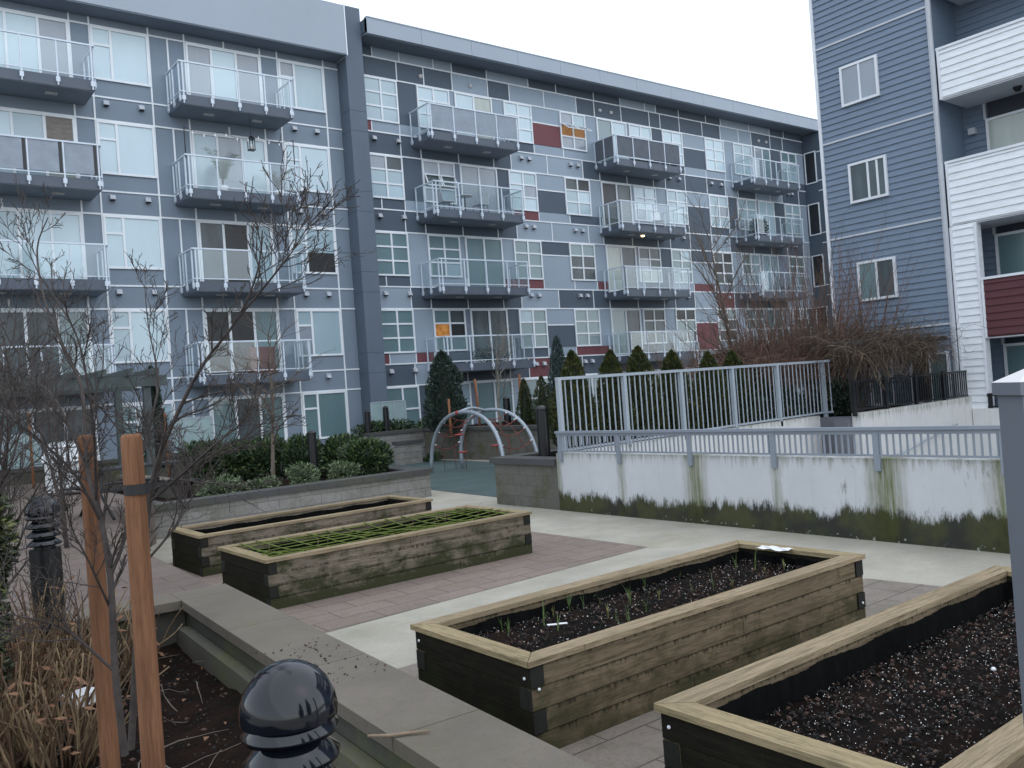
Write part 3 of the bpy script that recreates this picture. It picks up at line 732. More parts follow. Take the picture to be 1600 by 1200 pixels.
def bwin(xc, ya, yb, z0, z1, split, pl, pr_, f=.07):
    mb = MB(); xo = xc-.075
    mb.box(xo, xc-.002, ya, yb, z0, z0+f); mb.box(xo, xc-.002, ya, yb, z1-f, z1); mb.box(xo, xc-.002, ya, ya+f, z0+f, z1-f); mb.box(xo, xc-.002, yb-f, yb, z0+f, z1-f)
    for s in split: mb.box(xo+.01, xc-.002, s-.03, s+.03, z0+f, z1-f)
    wn = mb.build('window', M['whitetrim'], BB)
    ys_ = [yb-f] + sorted(split, reverse=True) + [ya+f]; pn = [pl, pr_, pr_]
    g = MB()
    for i in range(len(ys_)-1): g.face([(xc-.045, ys_[i], z0+f), (xc-.045, ys_[i+1], z0+f), (xc-.045, ys_[i+1], z1-f), (xc-.045, ys_[i], z1-f)], i)
    g.build('pane', [PANES[p] for p in pn[:len(ys_)-1]], wn)
bwin(XB-.02, 12.56, 13.71, 9.69, 10.85, [13.12], GREY, GREY)
bwin(XB-.02, 12.52, 13.67, 6.87, 8.02, [13.08, 12.80], DIM, DIM)
bwin(XB-.02, 12.48, 13.63, 4.02, 5.16, [13.05], TEAL, DIM)
bwin(XB-.02, 12.8, 13.5, 1.0, 2.35, [13.2], TEAL, TEAL); bwin(XB-.02, 11.2, 12.3, 1.0, 2.4, [11.75], DIM, TEAL)
for k, z in ((3, 7.42), (2, 4.28), (1, 1.3)):
    bwin(25.0, 7.6, 10.46, z, z+1.18, [9.2], CREAM if k == 3 else TEAL, TEAL)
    mb = MB(); mb.box(24.955, 24.975, 7.0, 10.40, z+1.19, z+1.62); mb.build('window_header', M['navy'], BB)
    mb = MB(); mb.box(24.93, 24.97, 10.44, 10.50, z+1.18, z+1.75); mb.build('window_trim', M['greytrim'], BB)
# balconies: solid sided, one above the other
def solidbalcony(z0, z1, y1, mt, y0=2.0):
    mb = MB(); clap(mb, XB-.01, y0, y1-.07, z0+.06, z1-.06, .19)
    mb.box(XB-.009, XB+.1, y0, y1-.02, z0+.02, z1-.07, 0)
    mb.box(XB+.1, 24.98, y1-.12, y1-.02, z0+.12, z1-.08, 0)
    o = mb.build('balcony', M[mt], BB)
    s = MB(); s.box(XB+.02, 24.96, y0, y1-.03, z0-.02, z0+.015); s.build('balcony_soffit', M['greytrim'], o)
    c = MB(); c.box(XB-.06, XB+.14, y0, y1+.01, z1-.06, z1+.005); c.build('top_rail', M['whitetrim'], o)
    e = MB(); e.box(XB-.055, XB+.05, y1-.07, y1, z0, z1-.061); e.build('edge_board', M['whitetrim'], o)
    return o
o = solidbalcony(9.05, 10.42, 10.93, 'whitesiding')
l = MB(); l.lathe([(.001, -.13), (.07, -.11), (.09, -.05), (.11, -.04), (.11, 0)], (24.3, 9.35, 9.03), 16); l.build('ceiling_lamp', M['black'], o)
solidbalcony(11.9, 13.3, 10.93, 'whitesiding'); solidbalcony(5.68, 7.40, 10.93, 'whitesiding'); solidbalcony(2.66, 4.22, 10.27, 'redsiding')
mb = MB(); clap(mb, XB-.01, 10.33, 10.88, -2.6, 5.68, .19); mb.box(XB-.009, XB+.25, 10.28, 10.94, -2.6, 5.68); o = mb.build('porch_column', M['whitesiding'], BB)
mb = MB(); mb.box(XB-.055, XB+.0, 10.26, 10.33, -2.6, 5.66); mb.box(XB-.055, XB+.0, 10.88, 10.95, -2.6, 5.66); mb.build('edge_board', M['whitetrim'], o)
mb = MB(); mb.box(XB-.15, XB-.075, 10.965, 11.03, 1.0, ZT); mb.build('downpipe', M['greytrim'], BB)
mb = MB(); mb.box(24.85, 24.99, 10.72, 10.9, 8.28, 8.45); mb.build('exhaust_vent', M['greytrim'], BB)

# ------------------------------------------------------------------ ramp walls and railings
PW = MB(); PW.box(10.1, 10.32, 2.6, 11.93, -.7, 1.03)
tag(PW.build('concrete_wall', M['parapet']), 'long white concrete parapet wall with a mossy foot along the path', 'wall')
RW_ = thing('concrete_wall', 'streaked white ramp wall under the tall picket fence', 'wall')
mb = MB(); mb.hexa([(10.33, 11.88, -2.7), (18.3, 11.88, -2.7), (18.3, 12.1, -2.7), (10.33, 12.1, -2.7), (10.33, 11.88, 1.0), (18.3, 11.88, 1.08), (18.3, 12.1, 1.08), (10.33, 12.1, 1.0)])
mb.build('wall', M['rampwall'], RW_)
mb = MB(); mb.box(18.301, 18.7, 10.95, 12.1, -2.7, 1.02); mb.box(17.95, 18.30, 10.95, 11.3, -2.7, 1.0); mb.build('grey_pier', M['greywall'], RW_)
mb = MB(); mb.hexa([(18.1, 10.72, -2.7), (23.6, 10.72, -2.7), (23.6, 10.94, -2.7), (18.1, 10.94, -2.7), (18.1, 10.72, 1.12), (23.6, 10.72, 1.16), (23.6, 10.94, 1.16), (18.1, 10.94, 1.12)])
tag(mb.build('concrete_wall', M['rampwall']), 'streaked white retaining wall under the black fence by the vine pergola', 'wall')
mb = MB(); mb.box(23.40, 23.62, 6.0, 10.70, -2.7, .84); tag(mb.build('concrete_wall', M['rampwall']), 'low white wall below the short black railing at the blue building', 'wall')
# terrace fill
mb = MB(); mb.box(18.7, 23.45, 10.95, 17.5, -2.6, 1.0); mb.box(10.31, 18.7, 12.11, 13.7, 0, .82); tag(mb.build('terrace', M['mulch']), kind='structure')
# handrail on the far ramp wall
mb = MB(); mb.tube([(19.0, 10.64, -.05), (20.6, 10.64, .22), (22.4, 10.64, .52)], .022, 8)
for x in (19.4, 20.8, 22.2): mb.tube([(x, 10.64, -.02+(x-19)*.167), (x, 10.715, -.06+(x-19)*.167)], .012, 6)
tag(mb.build('handrail', M['railgrey']), 'thin grey handrail sloping along the streaked ramp wall', 'handrail')
# low railing on the parapet
LR = thing('railing', 'low grey picket railing bolted on top of the white parapet wall', 'railing')
for y in [11.78]+BRK+[2.9]:
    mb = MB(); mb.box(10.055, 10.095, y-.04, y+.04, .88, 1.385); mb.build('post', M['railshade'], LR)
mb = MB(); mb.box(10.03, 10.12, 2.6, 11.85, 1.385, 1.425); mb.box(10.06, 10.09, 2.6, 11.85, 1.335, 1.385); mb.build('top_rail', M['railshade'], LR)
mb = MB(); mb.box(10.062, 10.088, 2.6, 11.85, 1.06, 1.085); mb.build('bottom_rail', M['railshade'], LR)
def repeat(name, mb, mt, parent, places):       # one picket, then copies that share its mesh
    o = mb.build(name, M[mt], parent); o.location = places[0]
    for p in places[1:]:
        c = o.copy(); COL.objects.link(c); c.parent = parent; c.location = p
mb = MB(); mb.box(-.009, .009, -.011, .011, 1.085, 1.335); y = 3.5; pl_ = []
while y < 11.75:
    if min(abs(y-p) for p in BRK+[11.78, 2.9]) > .05: pl_.append((10.075, y, 0))
    y += .086
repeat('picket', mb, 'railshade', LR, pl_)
# tall fence
TF = thing('picket_fence', 'tall pale grey metal picket fence in front of the cedar hedge', 'fence')
TP = [10.27, 11.93, 13.55, 15.2, 16.8, 18.62]
for x in TP:
    mb = MB(); mb.box(x-.04, x+.04, 11.88, 11.96, .95, 2.33); mb.build('post', M['railgrey'], TF)
mb = MB(); mb.box(10.22, 18.70, 11.885, 11.955, 2.33, 2.385)
mb.box(18.585, 18.655, 11.72, 11.88, 2.33, 2.385); mb.build('top_rail', M['railgrey'], TF)
mb = MB(); mb.hexa([(10.27, 11.90, 1.04), (18.6, 11.90, 1.12), (18.6, 11.94, 1.12), (10.27, 11.94, 1.04), (10.27, 11.90, 1.08), (18.6, 11.90, 1.16), (18.6, 11.94, 1.16), (10.27, 11.94, 1.08)])
mb.box(18.60, 18.64, 11.72, 11.88, 1.12, 1.16); mb.build('bottom_rail', M['railgrey'], TF)
mb = MB(); mb.box(-.0095, .0095, -.0095, .0095, 1.12, 2.33); pl_ = []
for i in range(len(TP)-1):
    n = 11 if i < 4 else 12
    for k in range(1, n): x = TP[i]+(TP[i+1]-TP[i])*k/n; pl_.append((x, 11.92, 0))
for y in (11.75,): pl_.append((18.62, y, 0))
repeat('picket', mb, 'railgrey', TF, pl_)
def blackrail(name, label, x0, x1, y, z0, z1, posts, axis='x'):
    T = thing(name, label, 'railing')
    def bx(mb, a, bb, c, d, e=.02, f=0):
        if axis == 'x': mb.box(a, bb, y-e, y+e, c, d)
        else: mb.box(y-e, y+e, a, bb, c, d)
    for p in posts:
        mb = MB(); bx(mb, p-.045, p+.045, z0-.12, z1+.03, .035); mb.build('post', M['black'], T)
    mb = MB(); bx(mb, x0, x1, z1-.05, z1, .025); mb.build('top_rail', M['black'], T); mb = MB(); bx(mb, x0, x1, z0, z0+.04, .018); mb.build('bottom_rail', M['black'], T)
    mb = MB(); x = x0+.06; pl_ = []
    if axis == 'x': mb.box(-.012, .012, -.010, .010, z0+.04, z1-.05)
    else: mb.box(-.010, .010, -.012, .012, z0+.04, z1-.05)
    while x < x1: pl_.append((x, y, 0) if axis == 'x' else (y, x, 0)); x += .11
    repeat('picket', mb, 'black', T, pl_)
blackrail('railing', 'black picket fence tangled with dead vines on the retaining wall', 18.0, 23.75, 10.82, 1.18, 1.86, [18.04, 19.4, 20.8, 22.2, 23.7])
blackrail('railing', 'short black railing beside the white porch column', 8.2, 10.32, 23.45, .86, 1.2, [8.25, 10.25], 'y')

# ------------------------------------------------------------------ block walls
def blockwall(name, label, poly, zt, cap_over=.04, mats=None, capm='capdark', capt=.12, cat='wall', inset=None):
    T = thing(name, label, cat)
    mb = MB(); mb.prism(poly, 0, zt-capt); mb.build('wall', M[mats], T)
    return T
LW = thing('block_wall', 'grey split face block wall with dark cap behind the two left planters', 'wall')
mb = MB(); mb.box(4.3, 10.28, 16.52, 16.85, 0, .50); mb.build('wall', M['blockx'], LW)
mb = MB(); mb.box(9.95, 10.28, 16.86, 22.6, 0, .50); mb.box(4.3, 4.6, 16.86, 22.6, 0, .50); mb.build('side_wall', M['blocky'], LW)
mb = MB(); x = 4.25
while x < 10.3:
    xe = min(x+.62, 10.33); mb.box(x, xe-.006, 16.46, 16.9, .505, .62); x = xe
mb.box(9.9, 10.33, 16.91, 22.6, .505, .62); mb.box(4.25, 4.65, 16.91, 22.6, .505, .62); mb.build('wall_cap', M['capdark'], LW)
mb = MB(); mb.box(4.61, 9.94, 16.86, 22.6, 0, .52); mb.build('soil', M['mulch'], LW)
RWL = thing('block_wall', 'mossy block wall end joined to the white parapet, holding the cedar hedge', 'wall')
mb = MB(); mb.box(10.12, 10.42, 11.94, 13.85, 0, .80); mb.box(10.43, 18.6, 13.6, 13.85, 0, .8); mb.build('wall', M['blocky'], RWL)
mb = MB(); mb.box(10.05, 10.47, 11.945, 13.92, .805, .92); mb.box(10.475, 18.6, 13.5, 13.92, .805, .92); mb.build('wall_cap', M['capdark'], RWL)
BW = thing('block_wall', 'long dark capped block wall beyond the rubber play area', 'wall')
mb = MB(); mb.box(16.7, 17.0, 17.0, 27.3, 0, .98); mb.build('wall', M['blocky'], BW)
mb = MB(); mb.box(16.64, 17.06, 17.0, 27.3, .985, 1.10); mb.box(14.4, 16.63, 26.95, 27.35, .985, 1.10); mb.build('wall_cap', M['capdark'], BW)
mb = MB(); mb.box(14.4, 16.69, 27.0, 27.3, 0, .98); mb.build('side_wall', M['blockx'], BW)
mb = MB(); mb.box(17.01, 30, 17.0, 29.3, 0, .95); mb.box(14.4, 17.0, 27.31, 29.3, 0, .95); mb.build('soil', M['mulch'], BW)
SW = thing('block_wall', 'short low block wall end left of the play area path', 'wall')
mb = MB(); mb.box(14.6, 15.5, 25.3, 25.6, 0, .68); mb.build('wall', M['blockx'], SW); mb = MB(); mb.box(14.55, 15.55, 25.25, 25.65, .685, .8); mb.build('wall_cap', M['capdark'], SW)
mb = MB(); mb.box(15.7, 16.5, 25.6, 26.3, 0, .14); tag(mb.build('kerb_block', M['footing']), 'small pale concrete block on the ground at the back wall', 'kerb')
GW = thing('garden_wall', 'low dark planter wall behind the laurel hedge near the patios', 'wall')
mb = MB(); mb.box(-6, 10.0, 25.4, 25.7, 0, 1.05); mb.build('wall', M['blockdark'], GW); mb = MB(); mb.box(-6, 10.05, 25.35, 25.75, 1.055, 1.15); mb.build('wall_cap', M['capdark'], GW)
mb = MB(); mb.box(-6, 10, 25.71, 29.0, 0, 1.0); mb.build('soil', M['mulch'], GW)
GW2 = thing('garden_wall', 'stepped low wall with pale cap in the bed left of the laurel hedge', 'wall')
mb = MB(); mb.box(5.2, 5.5, 18.6, 22.4, .52, .80); mb.build('wall', M['blockdark'], GW2); mb = MB(); mb.box(5.15, 5.55, 18.55, 22.45, .805, .88); mb.build('wall_cap', M['capstone'], GW2)

# foreground cap wall
def wquad(a, b, wd):           # four corners of a strip from a to b of width wd to the left of the direction
    a, b = Vector(a), Vector(b); d = (b-a).normalized(); n = Vector((-d.y, d.x))*wd
    return [tuple(a), tuple(b), tuple(b+n), tuple(a+n)]
FW = thing('stone_wall', 'broad stone capped bed wall in the foreground beside the mulch bed', 'wall')
O0, O1 = Vector((2.93, 8.7)), Vector((2.30, -1.5))
dirw = (O1-O0).normalized(); nin = Vector((dirw.y, -dirw.x))       # towards the bed
if nin.x > 0: nin = -nin
mb = MB(); L = (O1-O0).length; s = 0; joints = [0, .42, 1.9, 3.35, 4.8, 6.3, 7.9, L]
for i in range(len(joints)-1):
    a = O0+dirw*(joints[i]+.004); bb = O0+dirw*(joints[i+1]-.004)
    mb.prism([tuple(a), tuple(bb), tuple(bb+nin*.52), tuple(a+nin*.52)][::-1], .42, .50)
lf = O0+nin*.524
for i in range(6):
    a = lf+nin*(i*1.2); bb = lf+nin*((i+1)*1.2-.008)
    mb.prism([tuple(a), tuple(bb), tuple(bb+dirw*.44), tuple(a+dirw*.44)], .42, .50)
mb.build('wall_cap', M['capstone'], FW)
mb = MB(); a = O0+nin*.05+dirw*.05; bb = O1+nin*.05
mb.prism([tuple(a), tuple(bb), tuple(bb+nin*.42), tuple(a+nin*.42)][::-1], 0, .418)
a = O0+nin*.48+dirw*.06; bb = a+nin*6.5
mb.prism([tuple(a), tuple(bb), tuple(bb+dirw*.3), tuple(a+dirw*.3)], 0, .418)
mb.build('wall', M['blockdark'], FW)
mb = MB(); a = O0+nin*.48+dirw*.48; bb = O1+nin*.48
mb.prism([tuple(a), tuple(bb), tuple(bb+nin*.10), tuple(a+nin*.10)][::-1], 0, .27); mb.build('ledge', M['footing'], FW)
mb = MB(); rng = random.Random(2)
nx, ny = 46, 50
P_ = {}
for i in range(nx+1):
    for j in range(ny+1):
        x = -5+7.3*i/nx; y = -1+9.25*j/ny
        P_[i, j] = (x, y, .13+.05*math.sin(x*2.1)*math.cos(y*1.7)+rng.uniform(-.02, .02))
for i in range(nx):
    for j in range(ny): mb.face([P_[i, j], P_[i+1, j], P_[i+1, j+1], P_[i, j+1]], 0, True)
tag(mb.build('mulch_bed', M['mulch']), kind='structure')

# ------------------------------------------------------------------ timber planters
def planter(label, x0, x1, y0, y1, H, soilz, seed, bolts=True, mt='woodx'):
    rg = random.Random(seed)
    T = thing('planter_box', label, 'planter', ((x0+x1)/2, (y0+y1)/2, 0))
    ox, oy = -(x0+x1)/2, -(y0+y1)/2
    X0_, X1_, Y0_, Y1_ = x0+ox+.02, x1+ox-.02, y0+oy+.02, y1+oy-.02
    hc = .036; n = 4; hb = (H-hc)/n; tk = .105
    sides = {'s': MB(), 'n': MB(), 'w': MB(), 'e': MB()}
    for c in range(n):
        z0, z1 = c*hb+.002, (c+1)*hb-.003
        j = lambda: rg.uniform(-.004, .004)
        if c % 2 == 1:      # end boards run through, their end grain shows on the long faces
            for s, ya in (('s', Y0_), ('n', Y1_-tk)):
                a = X0_+tk+.003
                cut = a+(X1_-X0_)*rg.uniform(.35, .65); q = j()
                sides[s].box(a, cut-.002, ya+q, ya+tk+q, z0, z1, 0); q = j(); sides[s].box(cut+.002, X1_-tk-.003, ya+q, ya+tk+q, z0, z1, 0)
            for s, xa in (('w', X0_), ('e', X1_-tk)): q = j(); sides[s].box(xa+q, xa+tk+q, Y0_-.003, Y1_+.003, z0, z1, 0)
        else:
            for s, ya in (('s', Y0_), ('n', Y1_-tk)):
                cut = X0_+(X1_-X0_)*rg.uniform(.3, .7); q = j()
                sides[s].box(X0_, cut-.002, ya+q, ya+tk+q, z0, z1, 0); q = j(); sides[s].box(cut+.002, X1_, ya+q, ya+tk+q, z0, z1, 0)
            for s, xa in (('w', X0_), ('e', X1_-tk)): q = j(); sides[s].box(xa+q, xa+tk+q, Y0_+tk+.003, Y1_-tk-.003, z0, z1, 0)
    for s, mbx in sides.items():
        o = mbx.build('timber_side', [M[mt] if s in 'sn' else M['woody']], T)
    # dark end grain blocks on the long face
    for c in (1, 3):
        z0, z1 = c*hb+.006, (c+1)*hb-.007
        for xa in (X0_, X1_-tk): eb = MB(); eb.box(xa+.003, xa+tk-.003, Y0_-.010, Y0_+.02, z0, z1); eb.build('end_block', M['woodend'], T)
    for c in range(0, n, 2):  # thin dark caps that paint the left face's shade onto the board ends
        z0, z1 = c*hb+.004, (c+1)*hb-.005
        for ya in (Y0_, Y1_-tk): eb = MB(); eb.box(X0_-.0048, X0_+.01, ya+.001, ya+tk-.001, z0, z1); eb.build('end_block', M['woodend'], T)
    W = .145; cx0, cx1, cy0, cy1 = x0+ox-.005, x1+ox+.005, y0+oy-.005, y1+oy+.005; zt0, zt1 = H-hc, H
    g = .0025
    for poly, mt in (([(cx0, cy0), (cx1, cy0), (cx1-W, cy0+W-g), (cx0+W, cy0+W-g)], 'woodtopx'), ([(cx1, cy1), (cx0, cy1), (cx0+W, cy1-W+g), (cx1-W, cy1-W+g)], 'woodtopx'),
                     ([(cx0, cy1-g*2), (cx0, cy0+g*2), (cx0+W-g, cy0+W+g), (cx0+W-g, cy1-W-g)], 'woodtopy'), ([(cx1, cy0+g*2), (cx1, cy1-g*2), (cx1-W+g, cy1-W-g), (cx1-W+g, cy0+W+g)], 'woodtopy')):
        mb = MB(); mb.prism(poly, zt0+.002, zt1+rg.uniform(0, .004)); mb.build('cap_board', M[mt], T)
    mb = MB(); a, bb, c, d = X0_+tk+.008, X1_-tk-.008, Y0_+tk+.008, Y1_-tk-.008
    k = 40
    def liner(p, q, nrm):
        for i in range(k):
            f0, f1 = i/k, (i+1)/k; w0 = .006*math.sin(i*1.9)+.004; w1 = .006*math.sin((i+1)*1.9)+.004
            A0 = (p[0]+(q[0]-p[0])*f0+nrm[0]*w0, p[1]+(q[1]-p[1])*f0+nrm[1]*w0); A1 = (p[0]+(q[0]-p[0])*f1+nrm[0]*w1, p[1]+(q[1]-p[1])*f1+nrm[1]*w1)
            zt_ = H-.07+.008*math.sin(i*.8+seed)
            mb.face([(A0[0], A0[1], .05), (A1[0], A1[1], .05), (A1[0], A1[1], zt_), (A0[0], A0[1], zt_)], 0, True)
    liner((a, d), (bb, d), (0, -1)); liner((a, c), (bb, c), (0, 1)); liner((a, c), (a, d), (1, 0)); liner((bb, c), (bb, d), (-1, 0))
    mb.build('liner', M['liner'], T)
    mb = MB(); nx, ny = 60, 24; P = {}
    for i in range(nx+1):
        for jj in range(ny+1):
            e = min(i, nx-i, jj*2, (ny-jj)*2)/6
            P[i, jj] = (a+(bb-a)*i/nx, c+(d-c)*jj/ny, soilz+rg.uniform(-.012, .012)-(.03 if e < .5 else 0)+.02*math.sin(i*.35+seed)*math.cos(jj*.5))
    for i in range(nx):
        for jj in range(ny): mb.face([P[i, jj], P[i+1, jj], P[i+1, jj+1], P[i, jj+1]], 0, True)
    mb.build('soil', M['soil'], T)
    if bolts:
        for (x, y, z) in ((X0_-.004, Y0_+.045, 3*hb+.06), (X0_-.004, Y1_-.05, 3*hb+.07), (X0_+.055, Y0_-.012, 2*hb-.0+.18-.05), (X1_-.05, Y0_-.012, hb+.05)):
            mb = MB(); mb.lathe([(.001, .008), (.009, .007), (.010, 0)], (0, 0, 0), 10); o = mb.build('bolt', M['white'], T); o.location = (x, y, z)
            o.rotation_euler = (0, R(-90), 0) if x < X0_ else (R(90), 0, 0)
    return T
planter('weathered timber planter with an empty dark hollow nearest the block wall', 3.72, 7.45, 11.95, 13.3, .56, .33, 1, False, 'woodold')
planter('algae streaked timber planter covered with a mossy wire grid', 3.56, 7.28, 9.2, 10.72, .56, .36, 2, False, 'woodold')
planter('timber planter in the middle foreground with sprouts in its soil', 3.14, 6.83, 4.11, 5.45, .585, .44, 3)
planter('timber planter at the lower right edge filled with bare chip strewn soil', 3.14, 6.94, 1.63, 3.09, .585, .37, 4)

rng = random.Random(11)
# mossy wire grid over the second planter
mb = MB()
def sag(x, y): return .555-.035*math.sin(math.pi*(x-3.66)/3.5)*math.sin(math.pi*(y-9.3)/1.3)+.012*math.sin(x*3+y*5)
for i in range(7):
    y = 9.38+1.15*i/6; sh = rng.uniform(-.03, .03)
    mb.tube([(3.66+3.52*k/14, y+sh*math.sin(k*.7), sag(3.66+3.52*k/14, y)) for k in range(15)], [.006+rng.uniform(0, .004) for _ in range(15)], 5)
for i in range(12):
    x = 3.8+3.2*i/11; sh = rng.uniform(-.1, .02)
    mb.tube([(x+sh*k/6, 9.31+1.3*k/6, sag(x, 9.31+1.3*k/6)+.012) for k in range(7)], [.006+rng.uniform(0, .004) for _ in range(7)], 5)
tag(mb.build('wire_grid', M['moss']), 'moss coated wire grid lying over the second planter', 'grid')
mb = MB()
for i in range(16):
    x, y = rng.uniform(3.8, 7.1), rng.uniform(9.4, 10.5); h = rng.uniform(.05, .22)
    mb.tube([(x, y, .52), (x+rng.uniform(-.06, .06), y+rng.uniform(-.06, .06), .52+h*.6), (x+rng.uniform(-.12, .12), y+rng.uniform(-.1, .1), .52+h)], [.004, .003, .0015], 4)
tag(mb.build('dead_stalks', M['twigtan']), 'thin dry stalks poking through the mossy wire grid', 'stalks')

# sprouts
def sprout(n, h, seed):
    rg = random.Random(seed); mb = MB()
    for i in range(n):
        a = rg.uniform(0, 6.28); l = h*rg.uniform(.55, 1.1); out_ = l*rg.uniform(.05, .5); w_ = .006
        pts = []
        for k in range(5):
            f = k/4; pts.append(Vector((math.cos(a)*out_*f*f, math.sin(a)*out_*f*f, l*f-(l*.35*f**3 if rg.random() < .2 else 0))))
        side = Vector((-math.sin(a), math.cos(a), 0))
        for k in range(4):
            w0, w1 = w_*(1-k/4.2), w_*(1-(k+1)/4.2)
            mb.face([tuple(pts[k]-side*w0), tuple(pts[k]+side*w0), tuple(pts[k+1]+side*w1), tuple(pts[k+1]-side*w1)], 0, True)
    return mb
M['sprout'] = leafm('onion_leaf', (.10, .155, .05)); M['sprout2'] = leafm('yellowing_leaf', (.17, .17, .06))
sp_pts = [(785, 985), (795, 992), (850, 975), (858, 960), (872, 985), (912, 950), (938, 945), (950, 962), (962, 968), (985, 945), (1010, 955), (1030, 935), (1085, 930), (1008, 920), (1115, 920), (1145, 915), (1062, 905), (1150, 890), (1180, 890), (1195, 895), (935, 990), (890, 955), (985, 985), (1225, 888), (970, 985)]
protos = [sprout(5, .13, 1), sprout(7, .17, 2), sprout(4, .20, 3), sprout(9, .10, 4)]
first = {}
for i, (px, py) in enumerate(sp_pts):
    d = pt(px, py, 1)-CAM; tt = (.45-CAM.z)/d.z; p = CAM+d*tt
    if not (3.35 < p.x < 6.62 and 4.32 < p.y < 5.25):
        p.x = min(max(p.x, 3.4), 6.55); p.y = min(max(p.y, 4.36), 5.2)
    k = i % 4
    if k not in first: o = protos[k].build('sprout', M['sprout'] if k < 3 else M['sprout2']); first[k] = o
    else: o = first[k].copy(); COL.objects.link(o)
    o.location = (p.x, p.y, .44); o.rotation_euler = (0, 0, rng.uniform(0, 6)); s = rng.uniform(.75, 1.15); o.scale = (s, s, s)
    tag(o, 'thin green sprout growing in the soil of the middle foreground planter', 'sprout', 'green sprouts in the middle foreground planter')
# crumbs, perlite, chips: nobody could count them
def crumbs(name, x0, x1, y0, y1, z, n, seed, mats, sizes, label=None):
    rg = random.Random(seed); mb = MB()
    for i in range(n):
        x, y = rg.uniform(x0, x1), rg.uniform(y0, y1); k = rg.choices(range(len(mats)), [s[2] for s in sizes])[0]
        s = rg.uniform(sizes[k][0], sizes[k][1]); zz = z+rg.uniform(.0, .02)
        ax = Vector((rg.gauss(0, 1), rg.gauss(0, 1), rg.gauss(0, .4))).normalized(); bx_ = ax.orthogonal().normalized()*rg.uniform(.3, .8); cx = ax.cross(bx_).normalized()*rg.uniform(.3, .7)
        c = Vector((x, y, zz)); p = [c+ax*s, c+bx_*s, c-ax*s, c-bx_*s, c+cx*s, c-cx*s]
        b0 = len(mb.v); mb.v.extend([tuple(v) for v in p])
        for f in ((0, 1, 4), (1, 2, 4), (2, 3, 4), (3, 0, 4), (1, 0, 5), (2, 1, 5), (3, 2, 5), (0, 3, 5)):
            mb.f.append(tuple(b0+q for q in f)); mb.mi.append(k); mb.sm.append(False)
    return tag(mb.build(name, mats), label, None, None, 'stuff')
PERL = simple('perlite', (.72, .72, .70), .8, .05); CHIP = simple('bark_chip', (.075, .042, .030), .85, .4, 30); CLOD = simple('soil_clod', (.011, .009, .008), .9, .5, 30); PALEC = simple('pale_chip', (.42, .32, .25), .8, .3, 30)
crumbs('soil_crumbs', 3.30, 6.68, 4.27, 5.28, .445, 2600, 1, [CLOD, CHIP, PERL, PALEC], [(.006, .018, 5), (.006, .02, 1.6), (.003, .007, 1.3), (.004, .010, .4)])
crumbs('soil_crumbs', 3.30, 6.78, 1.80, 2.92, .375, 5200, 2, [CLOD, CHIP, PERL, PALEC], [(.006, .018, 5), (.006, .02, 1.7), (.0025, .006, 2.2), (.004, .010, .4)])
crumbs('mulch_crumbs', .4, 2.2, 2.2, 8.0, .14, 1700, 3, [CLOD, CHIP, PALEC], [(.008, .022, 5), (.008, .024, 2), (.004, .009, .1)])
crumbs('dirt_crumbs', 2.2, 2.68, 4.9, 6.0, .50, 90, 4, [CLOD, CHIP], [(.005, .014, 3), (.005, .012, 1)])
# single bits: white tag, white scrap, pebbles
mb = MB(); mb.box(-.075, .0, -.012, .012, 0, .004); mb.box(.006, .08, -.012, .012, .002, .006); o = mb.build('plant_tag', M['white'], None, (4.06, 4.93, .47)); o.rotation_euler = (R(6), R(4), R(-20)); tag(o, 'broken white plastic plant tag lying on planter soil', 'tag')
mb = MB(); prev = None
for i in range(7):
    for j in range(4):
        x, y = i*.045, j*.035; h = lambda a, c: .006+.006*math.sin(a*1.7+c*2.1)
        mb.face([(x, y, h(i, j)), (x+.045, y+.004*j, h(i+1, j)), (x+.045, y+.035, h(i+1, j+1)), (x, y+.035, h(i, j+1))], 0, True)
o = mb.build('paper_scrap', M['white'], None, (6.70, 4.72, .592)); o.rotation_euler = (0, 0, R(88)); tag(o, 'crumpled white scrap lying on the far corner of a planter rim', 'scrap')
for (x, y, z, s, mt, lb) in ((5.15, 2.35, .40, .016, 'white', 'white pebble on dark soil in the lower right planter'), (3.6, 2.1, .40, .018, 'deadleaf', 'brown nut lying in the soil of the lower right planter')):
    mb = MB(); mb.lathe([(.001, -s*.7), (s*.8, -s*.4), (s, .1*s), (s*.6, .7*s), (.001, s*.9)], (0, 0, 0), 8); tag(mb.build('pebble', M[mt], None, (x, y, z)), lb, 'pebble')
mb = MB(); mb.tube([(2.02, 4.02, .512), (2.10, 3.93, .514), (2.17, 3.90, .512), (2.27, 3.83, .514)], [.008, .01, .009, .006], 6)
tag(mb.build('twig', M['twigtan']), 'short tan twig lying on the foreground wall cap', 'twig')

